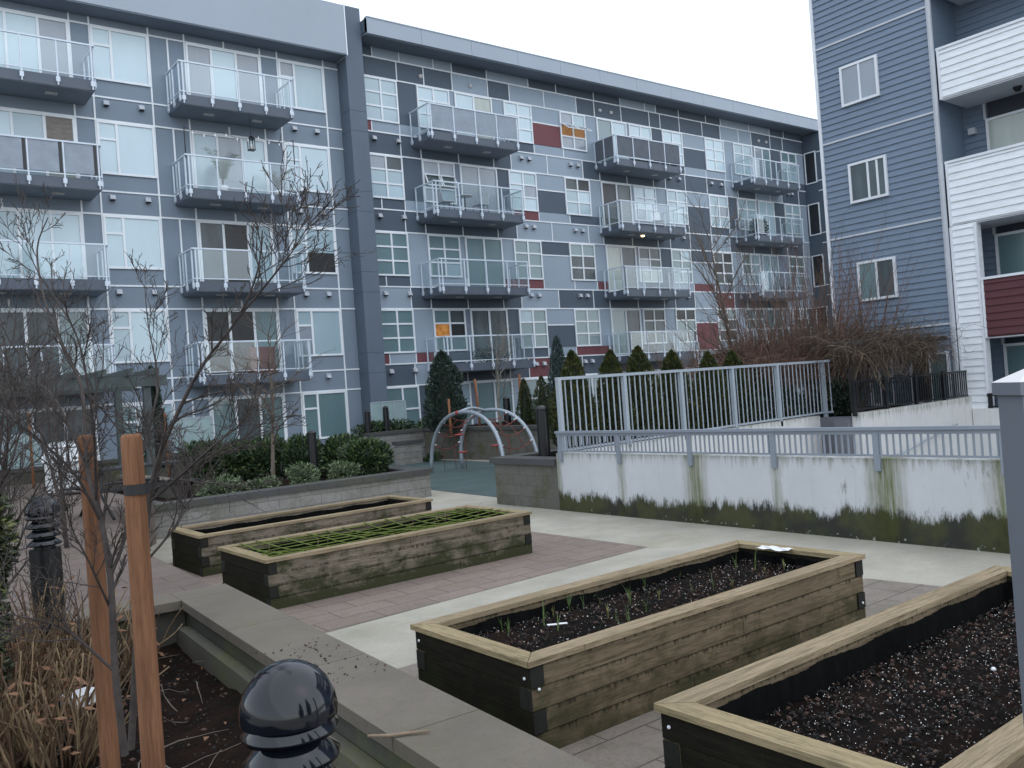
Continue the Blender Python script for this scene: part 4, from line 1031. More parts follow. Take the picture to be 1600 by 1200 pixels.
# ------------------------------------------------------------------ bollards
def bollard_light(label, loc, h, r=.127, group=None):
    T = thing('bollard_light', label, 'bollard', loc)
    mb = MB(); mb.lathe([(r*.92, 0), (r*.92, h-r-.30)], (0, 0, 0), 32); mb.lathe([(r*.62, h-r-.30), (r*.62, h-r)], (0, 0, 0), 16); mb.lathe([(r*.92, h-r-.30), (.001, h-r-.30)], (0, 0, 0), 32); mb.build('post', M['black'], T)
    for i in range(4):
        z = h-r-.27+i*.07; l = MB(); l.lathe([(r*.55, z+.045), (r*.98, z), (r*1.0, z+.012), (r*.58, z+.06)], (0, 0, 0), 32); l.build('louvre', M['blackgloss'], T)
    mb = MB(); prof = [(r*1.0, h-r-.02), (r*1.01, h-r)] + [(r*math.cos(a), h-r+r*math.sin(a)) for a in [i*math.pi/2/14 for i in range(1, 15)]]
    prof[-1] = (.0005, h); mb.lathe(prof, (0, 0, 0), 40); mb.lathe([(.001, h-r-.02), (r, h-r-.02)], (0, 0, 0), 40); mb.build('dome', M['blackgloss'], T)
    for a in (-15, 165):
        s = MB(); s.lathe([(.001, .004), (.006, .003), (.007, 0)], (0, 0, 0), 8); o = s.build('screw', M['black'], T)
        e = R(52); d = Vector((math.cos(R(a))*math.cos(e), math.sin(R(a))*math.cos(e), math.sin(e)))
        o.location = d*r*1.0 + Vector((0, 0, h-r)); o.rotation_euler = d.to_track_quat('Z', 'Y').to_euler()
    return T
c = pt(451, 1108, 2.3); bollard_light('glossy black domed bollard light close up at the bottom of the photo', (c.x, c.y, .12), c.z+.127-.12)
c = pt(66, 799, 7.0); bollard_light('black domed bollard light with louvres beside the shrub on the left', (c.x, c.y, .12), c.z+.127-.12)
def bollard(label, x, y, z0, h, r=.10):
    T = thing('bollard', label, 'bollard', (x, y, z0))
    mb = MB(); mb.lathe([(r, 0), (r, h-r*.75-.10)], (0, 0, 0), 20); mb.lathe([(r*.93, h-r*.75-.10), (r*.93, h-r*.75)], (0, 0, 0), 20); mb.build('post', M['black'], T)
    mb = MB(); mb.lathe([(r*.93, h-r*.75)]+[(r*1.03*math.cos(a), h-r*.75+r*.75*math.sin(a)) for a in [i*math.pi/2/8 for i in range(0, 8)]]+[(.0005, h)], (0, 0, 0), 20); mb.build('cap', M['black'], T)
bollard('plain black bollard standing in the bed in front of the laurel hedge', 8.10, 17.75, .52, 1.15)
bollard('plain black bollard beside the left end of the tall picket fence', 10.72, 13.0, .82, 1.06, .115)
bollard('black bollard left of the two by the glass patio screen', 14.75, 27.6, .95, .95, .11)
bollard('black bollard in front of the glass patio screen among low shrubs', 15.45, 27.5, .95, 1.05, .11)
bollard('black bollard among the cedars behind the play arches', 17.3, 22.75, .95, 1.08, .12)

# ------------------------------------------------------------------ bare trees
def branch_path(p, d, L, rg, wob=.12, up=.05, n=6):
    pts = [Vector(p)]; d = Vector(d).normalized()
    for i in range(n):
        d = (d+Vector((rg.gauss(0, wob), rg.gauss(0, wob), rg.gauss(0, wob)+up))).normalized()
        pts.append(pts[-1]+d*(L/n))
    return pts
def spread(mb, path, r0_, r1_, depth, rg, nchild, Lc, ang=.7, mi=0, up=.06, start=.25, nside=(6, 5, 4, 3), lratio=.55, wob=.12):
    k = len(path); rad = [r0_+(r1_-r0_)*i/(k-1) for i in range(k)]
    mb.tube(path, rad, nside[min(depth, 3)] if depth >= 0 else 3, mi, cap=False)
    if depth >= 3 or nchild <= 0: return
    for c in range(nchild):
        f = start+(1-start)*(c+rg.random())/nchild; f = min(f, .985); i = min(int(f*(k-1)), k-2); ff = f*(k-1)-i
        p = path[i].lerp(path[i+1], ff); t_ = (path[i+1]-path[i]).normalized()
        a = rg.uniform(0, 6.28); o = t_.orthogonal().normalized(); o2 = t_.cross(o)
        an = ang*rg.uniform(.6, 1.3); d = t_*math.cos(an)+(o*math.cos(a)+o2*math.sin(a))*math.sin(an)
        L_ = Lc*rg.uniform(.5, 1.15)*(1.1-.5*f); rr = max(.0012, (r0_+(r1_-r0_)*f)*.6)
        bp = branch_path(p, d, L_, rg, wob, up)
        spread(mb, bp, rr, max(.001, rr*.35), depth+1, rg, max(2, int(nchild*.6)) if depth < 1 else max(1, int(nchild*.4)), L_*lratio, ang, mi, up, .2, nside, lratio, wob)
def smooth_path(pts, sub=4):
    P = [pts[0]]+list(pts)+[pts[-1]]; o = []
    for i in range(1, len(P)-2):
        for s in range(sub):
            t_ = s/sub; a, b_, c_, d_ = P[i-1], P[i], P[i+1], P[i+2]
            o.append(.5*((2*b_)+(c_-a)*t_+(2*a-5*b_+4*c_-d_)*t_*t_+(3*b_-a-3*c_+d_)*t_**3))
    o.append(Vector(pts[-1])); return o
rg = random.Random(21)
rg = random.Random(23); T = thing('bare_tree', 'young bare purple barked tree tied between the two wooden stakes', 'tree', (0, 0, 0))
mb = MB(); lm = MB()
limbs = [([(195, 1180, 3.2), (180, 1050, 3.2), (172, 900, 3.25), (155, 800, 3.3), (137, 735, 3.35), (128, 610, 3.45), (98, 540, 3.5), (70, 470, 3.6), (58, 390, 3.7), (75, 340, 3.7)], .020, .0035),
         ([(205, 1170, 3.15), (215, 980, 3.1), (226, 880, 3.05), (233, 785, 3.05), (250, 710, 3.0), (285, 630, 2.95), (320, 566, 2.9), (372, 497, 2.85), (402, 425, 2.8), (410, 360, 2.8)], .018, .003),
         ([(172, 900, 3.25), (195, 840, 3.3), (215, 740, 3.4), (240, 640, 3.45), (247, 590, 3.5), (232, 510, 3.5), (226, 445, 3.5)], .011, .002),
         ([(160, 820, 3.3), (120, 745, 3.2), (65, 690, 3.1), (10, 645, 3.05), (-40, 560, 3.0)], .010, .002),
         ([(180, 1050, 3.2), (130, 1005, 3.15), (95, 980, 3.1), (40, 965, 3.0), (-30, 950, 2.95)], .009, .003),
         ([(137, 735, 3.35), (90, 630, 3.4), (50, 590, 3.5), (10, 560, 3.6)], .008, .002),
         ([(128, 610, 3.45), (160, 640, 3.5), (195, 680, 3.5), (230, 690, 3.5)], .006, .002),
         ([(233, 785, 3.05), (280, 745, 3.0), (330, 700, 2.9), (370, 668, 2.85), (392, 645, 2.8)], .008, .002),
         ([(372, 497, 2.85), (420, 440, 2.8), (455, 395, 2.75), (483, 352, 2.7)], .006, .0018),
         ([(150, 780, 3.3), (148, 700, 3.2), (140, 620, 3.1), (118, 520, 3.05), (62, 430, 3.0), (40, 380, 3.0)], .008, .002),
         ([(172, 950, 3.25), (140, 880, 3.1), (110, 820, 3.05), (98, 760, 3.0)], .007, .002),
         ([(226, 880, 3.05), (275, 820, 3.1), (292, 770, 3.15), (300, 720, 3.2)], .007, .002)]
for i, (pl, a, bb) in enumerate(limbs):
    pth = smooth_path([pt(*q) for q in pl])
    tgt = mb if i < 2 else lm
    spread(tgt, pth, a*.72, bb*.6, 0, rg, 15 if i < 2 else 14, .27 if i < 2 else .33, .62, 0, .05, .15, (7, 5, 4, 4), .55)
mb.build('trunk', M['barkpurple'], T); lm.build('branches', M['barkpurple'], T)
def stake(label, pa, pb, r, top_dark=True, mt='stake', strapz=None):
    T = thing('stake', label, 'stake', (0, 0, 0))
    a, bb = Vector(pa), Vector(pb); d = (bb-a)
    mb = MB(); n = 10; path = [bb+(a-bb)*i/n for i in range(n+1)]
    ex = bb+(bb-a).normalized()*.8
    path = [ex]+path+[a+(a-bb).normalized()*.012]; rad = [r*1.12, r*1.08]+[r*(1.06-.008*i) for i in range(n)]+[r*.8]
    mb.tube(path, rad, 20); mb.build('pole', M[mt], T); return T
stake('round wooden tree stake nearer the wall, with a black strap', pt(205, 684, 2.8), pt(236, 1140, 2.8), .033)
stake('round orange brown tree stake left of the young trunk', pt(135, 684, 3.4), pt(168, 1130, 3.4), .033)
a, bb = pt(213, 762, 2.8), pt(238, 765, 3.03)
mb = MB(); 
ctr = pt(213, 764, 2.8); ring = []
for k in range(25):
    an = 2*math.pi*k/24; ring.append(Vector((ctr.x+.0375*math.cos(an), ctr.y+.0375*math.sin(an), ctr.z)))
for k in range(24): mb.face([tuple(ring[k]-Vector((0, 0, .017))), tuple(ring[k+1]-Vector((0, 0, .017))), tuple(ring[k+1]+Vector((0, 0, .017))), tuple(ring[k]+Vector((0, 0, .017)))], 0, True)
e = pt(238, 758, 3.04); s1 = ctr+Vector((.03, .02, .004))
v = (e-ctr).normalized(); n_ = v.cross(Vector((0, 0, 1))).normalized()*.004
for off in (.03, -.03):
    o_ = v.cross(Vector((0, 0, 1))).normalized()*off
    mb.hexa([tuple(q) for q in (ctr+o_-n_-Vector((0, 0, .016)), e-n_-Vector((0, 0, .016)), e+n_-Vector((0, 0, .016)), ctr+o_+n_-Vector((0, 0, .016)), ctr+o_-n_+Vector((0, 0, .016)), e-n_+Vector((0, 0, .016)), e+n_+Vector((0, 0, .016)), ctr+o_+n_+Vector((0, 0, .016)))])
tag(mb.build('strap', M['strap']), 'black rubber strap tying the young tree to its stake', 'strap')

def bare_tree(label, base, h, seed, mat_, spreadL, n=8, r=.05, lean=(0, 0), start=.35, depth0=0, ang=.7, name='bare_tree', up=.06, trunks=1, lr=.55):
    rg = random.Random(seed); T = thing(name, label, 'tree', base)
    mb = MB(); 
    for k in range(trunks):
        d = Vector((lean[0]+rg.uniform(-.25, .25)*(trunks > 1), lean[1]+rg.uniform(-.25, .25)*(trunks > 1), 1))
        p = branch_path((rg.uniform(-.1, .1)*(trunks > 1), rg.uniform(-.1, .1)*(trunks > 1), 0), d, h, rg, .05, .05, 10)
        tm = MB() ; tm.tube(p, [r*(1-.85*i/10) for i in range(11)], 8, 0); tm.build('trunk', mat_, T)
        for c in range(n):
            f = start+(1-start)*(c+rg.random())/n; i = min(int(f*10), 9); q = p[i].lerp(p[i+1], f*10-i)
            a = rg.uniform(0, 6.28)+c*2.4; an = ang*rg.uniform(.7, 1.25); d2 = Vector((math.cos(a)*math.sin(an), math.sin(a)*math.sin(an), math.cos(an)))
            bp = branch_path(q, d2, spreadL*rg.uniform(.6, 1.1)*(1.15-.5*f), rg, .13, up)
            spread(mb, bp, r*.42*(1.1-.6*f), r*.08, 1, rg, 9, spreadL*.5, .65, 0, up, .15, (6, 5, 4, 3), lr)
    mb.build('crown', mat_, T); return T
bare_tree('bare brown spreading tree over the laurel hedge bed', (7.3, 18.1, .5), 3.3, 31, M['barkgrey'], 1.5, 13, .055, start=.28, ang=.95)
bare_tree('small bare pale tree staked behind the climbing arches', (17.85, 23.9, .9), 3.2, 32, M['barkpale'], 1.5, 12, .055, start=.3, ang=.75)
bare_tree('grey bare birch rising behind the tangled vines', (19.6, 15.3, .9), 5.2, 33, M['barkgrey'], 2.3, 14, .07, start=.3, ang=.8)
bare_tree('dense bare tree at the left edge behind the young tree', (.80, 8.15, .14), 2.8, 34, M['barkpurple'], 1.35, 19, .03, start=.2, ang=.8, trunks=3)
bare_tree('bare twiggy shrub beside the patio left of the grey grill', (2.2, 12.6, .5), 2.4, 35, M['barkpurple'], 1.2, 9, .03, start=.15, ang=.8, trunks=2)
# red twig shrub mass
def twigshrub(label, base, h, n, seed, mt, fan=.45, sub=5, r=.014, rad0=.9):
    rg = random.Random(seed); T = thing('twig_shrub', label, 'shrub', base); mb = MB(); m2 = MB()
    for i in range(n):
        a = rg.uniform(0, 6.28); rr = rad0*math.sqrt(rg.random()); d = Vector((math.cos(a)*fan*rg.random()*1.3, math.sin(a)*fan*rg.random()*1.3, 1))
        L_ = h*rg.uniform(.5, 1.05)
        bp = branch_path((math.cos(a)*rr, math.sin(a)*rr, 0), d, L_, rg, .07, .03, 7)
        spread(mb if i % 3 else m2, bp, r*rg.uniform(.6, 1), .004, 1, rg, sub, L_*.42, .34, 0, .06, .25, (5, 4, 3, 3), .5)
    mb.build('stems', mt, T); m2.build('branches', M['twigbrown'], T); return T
twigshrub('tall red brown leafless shrub rising in front of the far balconies', (19.3, 13.3, .9), 4.7, 80, 41, M['twigred'], .42, 8, .02, 1.1)
twigshrub('red brown leafless shrub on the right against the blue building', (20.9, 12.9, .9), 4.2, 50, 42, M['twigred'], .40, 8, .019, .9)
twigshrub('lower tangled brown leafless shrub behind the cedar hedge', (18.9, 15.2, .9), 2.6, 110, 43, M['twigred'], .7, 8, .015, 1.4)
# ------------------------------------------------------------------ vine covered pergola
PG = thing('pergola', 'dark timber pergola buried under dead vines before the blue building', 'pergola', (0, 0, 0))
for (x, y) in ((19.2, 11.5), (22.7, 11.5), (19.2, 15.0), (22.7, 15.0)):
    mb = MB(); mb.box(x-.07, x+.07, y-.07, y+.07, 1.0, 2.5); mb.build('post', M['pergolabrown'], PG)
for y in (11.5, 15.0):
    mb = MB(); mb.box(18.7, 23.15, y-.05, y+.05, 2.5, 2.68); mb.build('beam', M['pergolabrown'], PG)
for k in range(8):
    x = 18.9+.58*k; mb = MB(); mb.box(x-.03, x+.03, 11.0, 15.5, 2.685, 2.80); mb.build('rafter', M['pergolabrown'], PG)
def vine(label, x0, x1, y0, y1, z, n, seed, hang, mats):
    rg = random.Random(seed); T = thing('dead_vine', label, 'vine', (0, 0, 0)); mbs = [MB(), MB()]
    for i in range(n):
        x, y = rg.uniform(x0, x1), rg.uniform(y0, y1); p = Vector((x, y, z+rg.uniform(-.1, .16))); d = Vector((rg.gauss(0, 1), rg.gauss(0, 1), rg.uniform(-.2, .3))).normalized(); pts = [p.copy()]
        hg = rg.random() < hang; L_ = rg.uniform(.5, 1.6); s = L_/9
        for k in range(9):
            d = (d+Vector((rg.gauss(0, .5), rg.gauss(0, .5), rg.gauss(0, .42)-(.5 if hg and k > 2 else .02*(p.z-z))))).normalized(); p = p+d*s; pts.append(p.copy())
        mbs[rg.random() < .17].tube(pts, [.009*rg.uniform(.4, 1)]*5+[.004]*5, 3, 0, cap=False)
    mbs[0].build('stems', mats[0], T); mbs[1].build('runners', mats[1], T)
vine('mat of dead brown vines lying over the pergola roof and hanging from it', 18.6, 23.1, 11.2, 15.3, 2.70, 2500, 51, .16, (M['twigbrown'], M['twigtan']))
vine('curtain of dead vines hanging in front of the black fence', 18.3, 22.6, 10.95, 11.3, 2.5, 600, 52, .95, (M['twigbrown'], M['twigtan']))
vine('drooping red brown vine tangle behind the end of the tall fence', 17.2, 20.2, 12.2, 15.0, 2.3, 2000, 53, .35, (M['twigred'], M['twigbrown']))

# ------------------------------------------------------------------ leafy plants
def leaves(mb, rg, n, fn, size, wid=.45, updir=None, mis=(0, 1, 2), wts=(5, 3, 3)):
    for i in range(n):
        p, nrm = fn(rg)
        d = Vector((rg.gauss(0, 1), rg.gauss(0, 1), rg.gauss(0, 1))).normalized()*.8 + nrm
        if updir is not None: d += updir
        d.normalize(); s = d.orthogonal().normalized(); q = d.cross(s); a = rg.uniform(0, 6.28); s = s*math.cos(a)+q*math.sin(a)
        L_ = size*rg.uniform(.6, 1.25); w_ = L_*wid*.5; m_ = rg.choices(mis, wts)[0]
        a0 = p-d*L_*.4; mid = p+d*L_*.1; e = p+d*L_*.6; bend = d.cross(s)*L_*.08
        mb.face([tuple(a0), tuple(mid+s*w_+bend), tuple(e), tuple(mid-s*w_+bend)], m_)
def ell(c, r, lump=.25, seed=0, hollow=.45):
    c = Vector(c)
    k = [Vector((random.Random(seed*7+i).gauss(0, 1), random.Random(seed*11+i).gauss(0, 1), random.Random(seed*13+i).gauss(0, 1))).normalized() for i in range(12)]
    def fn(rg):
        d = Vector((rg.gauss(0, 1), rg.gauss(0, 1), rg.gauss(0, 1))).normalized()
        b_ = max(d.dot(q) for q in k); f = (1-lump)+lump*1.6*max(0, b_-.55)/.45
        rr = f*(hollow+(1-hollow)*rg.random()**.6)
        return c+Vector((d.x*r[0], d.y*r[1], d.z*r[2]))*rr, d
    return fn
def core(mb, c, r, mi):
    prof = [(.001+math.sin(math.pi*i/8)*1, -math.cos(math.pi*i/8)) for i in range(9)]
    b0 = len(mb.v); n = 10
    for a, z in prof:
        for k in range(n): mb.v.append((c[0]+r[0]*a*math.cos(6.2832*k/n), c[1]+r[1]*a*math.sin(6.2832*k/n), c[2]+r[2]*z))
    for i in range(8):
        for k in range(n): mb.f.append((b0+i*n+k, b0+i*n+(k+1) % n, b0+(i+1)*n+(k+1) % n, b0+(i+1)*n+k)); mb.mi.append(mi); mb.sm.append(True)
def bush(name, label, cat, blobs, n, size, mats, wid=.45, seed=1, updir=None, group=None, stems=True, wts=(5, 3, 3)):
    rg = random.Random(seed); c0 = blobs[0][0]; T = thing(name, label, cat, (c0[0], c0[1], c0[2]-blobs[0][1][2]), group=group); base = T.location
    mb = MB()
    tot = sum(b_[1][0]*b_[1][1]*b_[1][2] for b_ in blobs)
    for i, (c, r) in enumerate(blobs):
        cc = Vector(c)-base
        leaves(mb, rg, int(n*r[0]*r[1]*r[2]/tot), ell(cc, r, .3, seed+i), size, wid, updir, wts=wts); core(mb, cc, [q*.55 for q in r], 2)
    mb.build('foliage', mats, T)
    if stems:
        sm_ = MB()
        for i in range(5):
            a = rg.uniform(0, 6.28); sm_.tube([(rg.uniform(-.05, .05), rg.uniform(-.05, .05), -.02), (math.cos(a)*.1, math.sin(a)*.1, blobs[0][1][2])], [.012, .008], 5)
        sm_.build('stem', M['barkgrey'], T)
    return T
# laurel hedge as separate shrubs
hb = [((9.35, 17.75, .98), (.62, .55, .52)), ((9.2, 18.7, .98), (.6, .6, .48)), ((8.7, 19.6, 1.0), (.6, .6, .48)), ((8.2, 20.4, 1.02), (.6, .6, .5)), ((7.6, 21.1, 1.02), (.6, .6, .5)), ((7.0, 21.7, 1.02), (.6, .6, .5))]
lbs = ['glossy laurel shrub at the front right end of the hedge', 'glossy laurel shrub second from the front end of the hedge', 'glossy laurel shrub third from the front end of the hedge', 'laurel shrub in the hedge behind the black bollard', 'laurel shrub in the hedge behind the bare tree trunk', 'laurel shrub at the far left end of the hedge']
for i, (b_, lb) in enumerate(zip(hb, lbs)): bush('laurel_shrub', lb, 'shrub', [b_], 2600, .13, M['laurel'], .36, 60+i, Vector((0, 0, .5)), 'laurel shrubs forming the hedge')
for i, (b_, lb) in enumerate((([((7.75, 17.55, .72), (.36, .3, .26))], 'low pale green shrub by the foot of the bare tree'), ([((8.65, 17.45, .72), (.36, .28, .24))], 'low pale green shrub right of the black bollard'), ([((6.0, 17.7, .68), (.5, .32, .24))], 'low pale green shrub left of the bare tree'), ([((6.8, 17.5, .64), (.34, .26, .17))], 'tiny pale green shrub between two low shrubs'))):
    bush('low_shrub', lb, 'shrub', b_, 1100, .085, M['skimmia'], .4, 70+i, Vector((0, 0, .4)), 'low pale shrubs in the hedge bed')
bush('low_shrub', 'dark spreading shrubs below the glass patio screen', 'shrub', [((15.2, 28.0, 1.15), (.8, .5, .32)), ((16.2, 28.0, 1.15), (.7, .5, .3))], 2200, .13, M['laurel'], .4, 75)
bush('low_shrub', 'small dark shrub in front of the dark conifer behind the arches', 'shrub', [((17.2, 27.2, 1.15), (.7, .5, .32))], 900, .13, M['laurel'], .4, 76)
bush('low_shrub', 'tiny bush at the end of the short block wall', 'shrub', [((15.9, 25.3, .18), (.28, .28, .2))], 350, .09, M['laurel'], .4, 77)
bush('broadleaf_shrub', 'dark evergreen shrub in shade behind the right end of the tall fence', 'shrub', [((18.0, 12.6, 1.35), (.75, .4, .55)), ((19.4, 12.1, 1.45), (.8, .4, .5)), ((16.9, 12.75, 1.3), (.5, .35, .5))], 5200, .12, M['conifer'], .4, 140)
def conifer(name, label, base, h, r, n, size, mats, seed, pw=1.0, group=None, wts=(5, 3, 3), wid=.3, up=.9, floor=.03):
    rg = random.Random(seed); T = thing(name, label, 'tree', base, group=group); mb = MB()
    lob = [(rg.uniform(0, 6.28), rg.uniform(0, 1), rg.uniform(.1, .24)) for _ in range(26)]
    def fn(rg):
        f = rg.random()**1.25; z = floor*h+f*h*(1-floor); a = rg.uniform(0, 6.28)
        k = 1.0
        for la, lf, lm_ in lob:
            dd = ((math.sin((a-la)/2))**2*6+((f-lf)*7)**2); k += lm_*math.exp(-dd*2)
        rr = r*k*.86*(1-f**pw)**.75*(min(1, .55+f*3))*(.5+.5*rg.random()**.5)
        d = Vector((math.cos(a), math.sin(a), .2)); return Vector((math.cos(a)*rr, math.sin(a)*rr, z)), d*.8
    leaves(mb, rg, n, fn, size, wid, Vector((0, 0, up)), wts=wts)
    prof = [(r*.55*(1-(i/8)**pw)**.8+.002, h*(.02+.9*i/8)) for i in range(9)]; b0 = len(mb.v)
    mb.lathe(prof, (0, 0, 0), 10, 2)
    mb.build('crown', mats, T)
    t_ = MB(); t_.tube([(0, 0, -.02), (0, 0, h*.3)], [.05, .03], 6); t_.build('trunk', M['barkgrey'], T); return T
CX = [(11.55, 12.95, 2.08, .33), (12.62, 12.95, 2.06, .30), (13.5, 13.0, 2.12, .36), (14.55, 13.0, 2.0, .36), (15.75, 13.0, 1.93, .33), (16.62, 13.0, 1.92, .36), (17.5, 13.1, 1.6, .42)]
cl = ['cedar shrub behind the first bay of the tall fence', 'cedar shrub second from the left with tip above the fence', 'broad cedar shrub third from the left behind the fence', 'cedar shrub fourth from the left behind the fence', 'cedar shrub behind the fourth bay of the fence', 'cedar shrub nearest the red twigs behind the fence', 'stubby dark cedar shrub behind the right end of the fence']
for i, ((x, y, h, r), lb) in enumerate(zip(CX, cl)): conifer('cedar_shrub', lb, (x, y, .82), h, r*1.72, 7200, .085, M['cedar'], 80+i, 1.7, 'cedars behind the tall picket fence', (4, 4, 3))
conifer('cedar_shrub', 'left one of two slim cedars in the raised bed right of the arches', (17.6, 22.15, .94), 1.62, .36, 2600, .085, M['cedar'], 90, 1.8, 'two slim cedars by the play area')
conifer('cedar_shrub', 'right one of two slim cedars in the raised bed right of the arches', (17.6, 21.25, .94), 1.66, .40, 2600, .085, M['cedar'], 91, 1.8, 'two slim cedars by the play area')
conifer('conifer', 'dark bushy evergreen tree left of the climbing arches', (16.1, 24.6, .95), 2.75, .85, 5200, .15, M['conifer'], 92, 1.9, wid=.28)
conifer('conifer', 'blue green juniper rising behind the cedar hedge', (19.0, 22.0, .95), 2.95, .62, 4200, .13, M['juniper'], 93, 1.4, wid=.22)
conifer('conifer', 'small blue green juniper beside the taller juniper', (20.4, 22.5, .95), 2.0, .5, 2400, .13, M['juniper'], 94, 1.5, wid=.22)
conifer('conifer', 'narrow dark evergreen climbing by the patio post on the left', (6.05, 22.2, .9), 2.55, .32, 2600, .12, M['conifer'], 95, 2.0)
bush('broadleaf_shrub', 'dark leafy evergreen shrub at the left edge beside the bollard', 'shrub', [((.70, 6.95, 1.45), (.20, .36, .48)), ((.55, 6.45, .95), (.22, .4, .5))], 7000, .06, M['shrubl'], .45, 96, Vector((0, 0, .2)), wts=(5, 1.5, 4))
# dry perennials bottom left
def stalks(label, base, n, h, seed, fan=.5, rad=.25, mt='straw'):
    rg = random.Random(seed); T = thing('dry_perennial', label, 'plant', base); mb = MB(); m2 = MB(); lf = MB()
    for i in range(n):
        a = rg.uniform(0, 6.28); rr = rad*math.sqrt(rg.random()); d = Vector((math.cos(a)*fan*rg.random(), math.sin(a)*fan*rg.random(), 1)); L_ = h*rg.uniform(.35, 1.0)
        bp = branch_path((math.cos(a)*rr, math.sin(a)*rr, 0), d, L_, rg, .13, .0, 6)
        (mb if rg.random() < .55 else m2).tube(bp, [.0075*rg.uniform(.6, 1.3)]*4+[.0045]*3, 5, 0, cap=True)
        for k in range(rg.random() < .45):
            q = bp[rg.randint(2, 6)]; dd = Vector((rg.gauss(0, 1), rg.gauss(0, 1), rg.gauss(-.3, .6))).normalized(); s = dd.orthogonal().normalized()*.012
            lf.face([tuple(q), tuple(q+dd*.05+s), tuple(q+dd*rg.uniform(.06, .13)), tuple(q+dd*.05-s)], 0)
    mb.build('stems', M[mt], T); m2.build('dark_stems', M['straw2'], T); lf.build('dry_leaves', M['deadleaf'], T)
def ongr(px, py, z=.15):
    d = pt(px, py, 1)-CAM; return CAM+d*((z-CAM.z)/d.z)
for i, (px, py, n, h, lb) in enumerate(((20, 1120, 170, 1.05, 'clump of dry tan stalks at the left edge below the evergreen shrub'), (95, 1060, 150, .85, 'clump of dry tan stalks in front of the left bollard'), (75, 1190, 130, .75, 'clump of dry cut stalks in the bottom left corner'), (165, 1060, 90, .6, 'sparse brown stalks around the foot of the left stake'), (-40, 1200, 120, .9, 'dense dry stalks cut off by the left edge of the photo'))):
    p = ongr(px, py); stalks(lb, (p.x, p.y, .12), n, h, 100+i, rad=.34)
# dead leaves and sticks on the mulch
mb = MB(); rg = random.Random(7)
for i in range(70):
    x, y = rg.uniform(.6, 2.2), rg.uniform(2.5, 8.0); a = rg.uniform(0, 6.28); L_ = rg.uniform(.15, .6); z = .17+rg.uniform(0, .03)
    mb.tube(branch_path((x, y, z), (math.cos(a), math.sin(a), rg.uniform(0, .25)), L_, rg, .15, -.01, 5), [.005*rg.uniform(.5, 1.2)]*3+[.0025]*3, 4, 0)
tag(mb.build('fallen_twigs', M['barkgrey']), None, None, None, 'stuff')
mb = MB()
for i in range(90):
    x, y = rg.uniform(.4, 2.2), rg.uniform(2.5, 8.0); a = rg.uniform(0, 6.28); s = rg.uniform(.015, .035); c_, s_ = math.cos(a)*s, math.sin(a)*s; z = .185
    mb.face([(x-c_, y-s_, z), (x+s_*.6, y-c_*.6, z+.012), (x+c_, y+s_, z+.004), (x-s_*.6, y+c_*.6, z+.015)])
tag(mb.build('fallen_leaves', M['deadleaf']), None, None, None, 'stuff')
p = ongr(128, 1110); T = thing('plant_pot', 'small white and black box half buried in the bed by the stakes', 'pot', (p.x, p.y, .13), R(20))
mb = MB(); mb.box(-.10, .10, -.08, .08, 0, .07); mb.build('base', M['black'], T); mb = MB(); mb.box(-.105, .105, -.085, .085, .071, .15); mb.build('lid', M['white'], T)

# ------------------------------------------------------------------ climbing arches
PA = thing('climbing_frame', 'grey double arch climbing frame strung with red ropes on the rubber surface', 'playground frame', (0, 0, 0))
def arch(F0, F1, apex, n=24):
    F0, F1, A_ = Vector(F0), Vector(F1), Vector(apex); pts = []
    for i in range(n+1):
        a = math.pi*i/n; c_ = (F0+F1)/2; h = A_-c_
        k = math.cos(a); pts.append(c_+(F0-F1)*.5*(abs(k)**.9*(1 if k > 0 else -1))+h*(math.sin(a)**.8))
    return pts
A1 = arch((13.5, 21.6, 0), (13.45, 18.0, 0), (13.62, 19.9, 1.72)); A2 = arch((14.6, 21.6, 0), (15.3, 18.8, 0), (15.0, 20.5, 1.70))
mb = MB(); mb.tube(A1, .055, 10); mb.build('arch_tube', M['archgrey'], PA)
mb = MB(); mb.tube(A2, .055, 10); mb.build('arch_tube', M['archgrey'], PA)
j1, j2 = A1[11], A2[11]; mid = (j1+j2)/2+Vector((0, 0, .10))
mb = MB(); mb.tube(smooth_path([j1, mid, j2], 6), .045, 10); mb.build('ridge_tube', M['archgrey'], PA)
mb = MB(); mb.lathe([(.001, -.06), (.075, -.05), (.085, 0), (.075, .05), (.001, .06)], (0, 0, 0), 12); mb.build('joint', M['redplastic'], PA, tuple(j1))
rp = MB(); clm = MB()
for i in (3, 5, 7, 9, 15, 17, 19, 21):
    a, bb = A1[i], A2[i]; pts = [a.lerp(bb, k/8)-Vector((0, 0, .16*math.sin(math.pi*k/8))) for k in range(9)]; rp.tube(pts, .012, 6)
    for q, w_ in ((a, bb), (bb, a)): dd = (w_-q).normalized(); clm.tube([q+dd*.05, q+dd*.12], .022, 8)
for side in ((3, 5, 7, 9), (15, 17, 19, 21)):
    for f in (.3, .7):
        pts = [A1[i].lerp(A2[i], f)-Vector((0, 0, .16*math.sin(math.pi*f))) for i in side]
        rp.tube(pts, .010, 5)
for (i, f) in ((3, .35), (3, .75), (9, .5), (15, .5), (19, .4)):
    q = A1[i].lerp(A2[i], f)-Vector((0, 0, .16)); rp.tube([q, Vector((q.x, q.y, .02))], .008, 5)
rp.build('rope_net', M['rope'], PA); clm.build('clamps', M['white'], PA)
for (x, y, z) in ((14.1, 20.8, .55), (14.4, 19.6, .72), (14.15, 21.0, 1.05)):
    mb = MB(); mb.lathe([(.001, .025), (.13, .02), (.14, 0), (.13, -.025), (.001, -.025)], (x, y, z), 16); mb.build('foot_disc', M['redplastic'], PA)

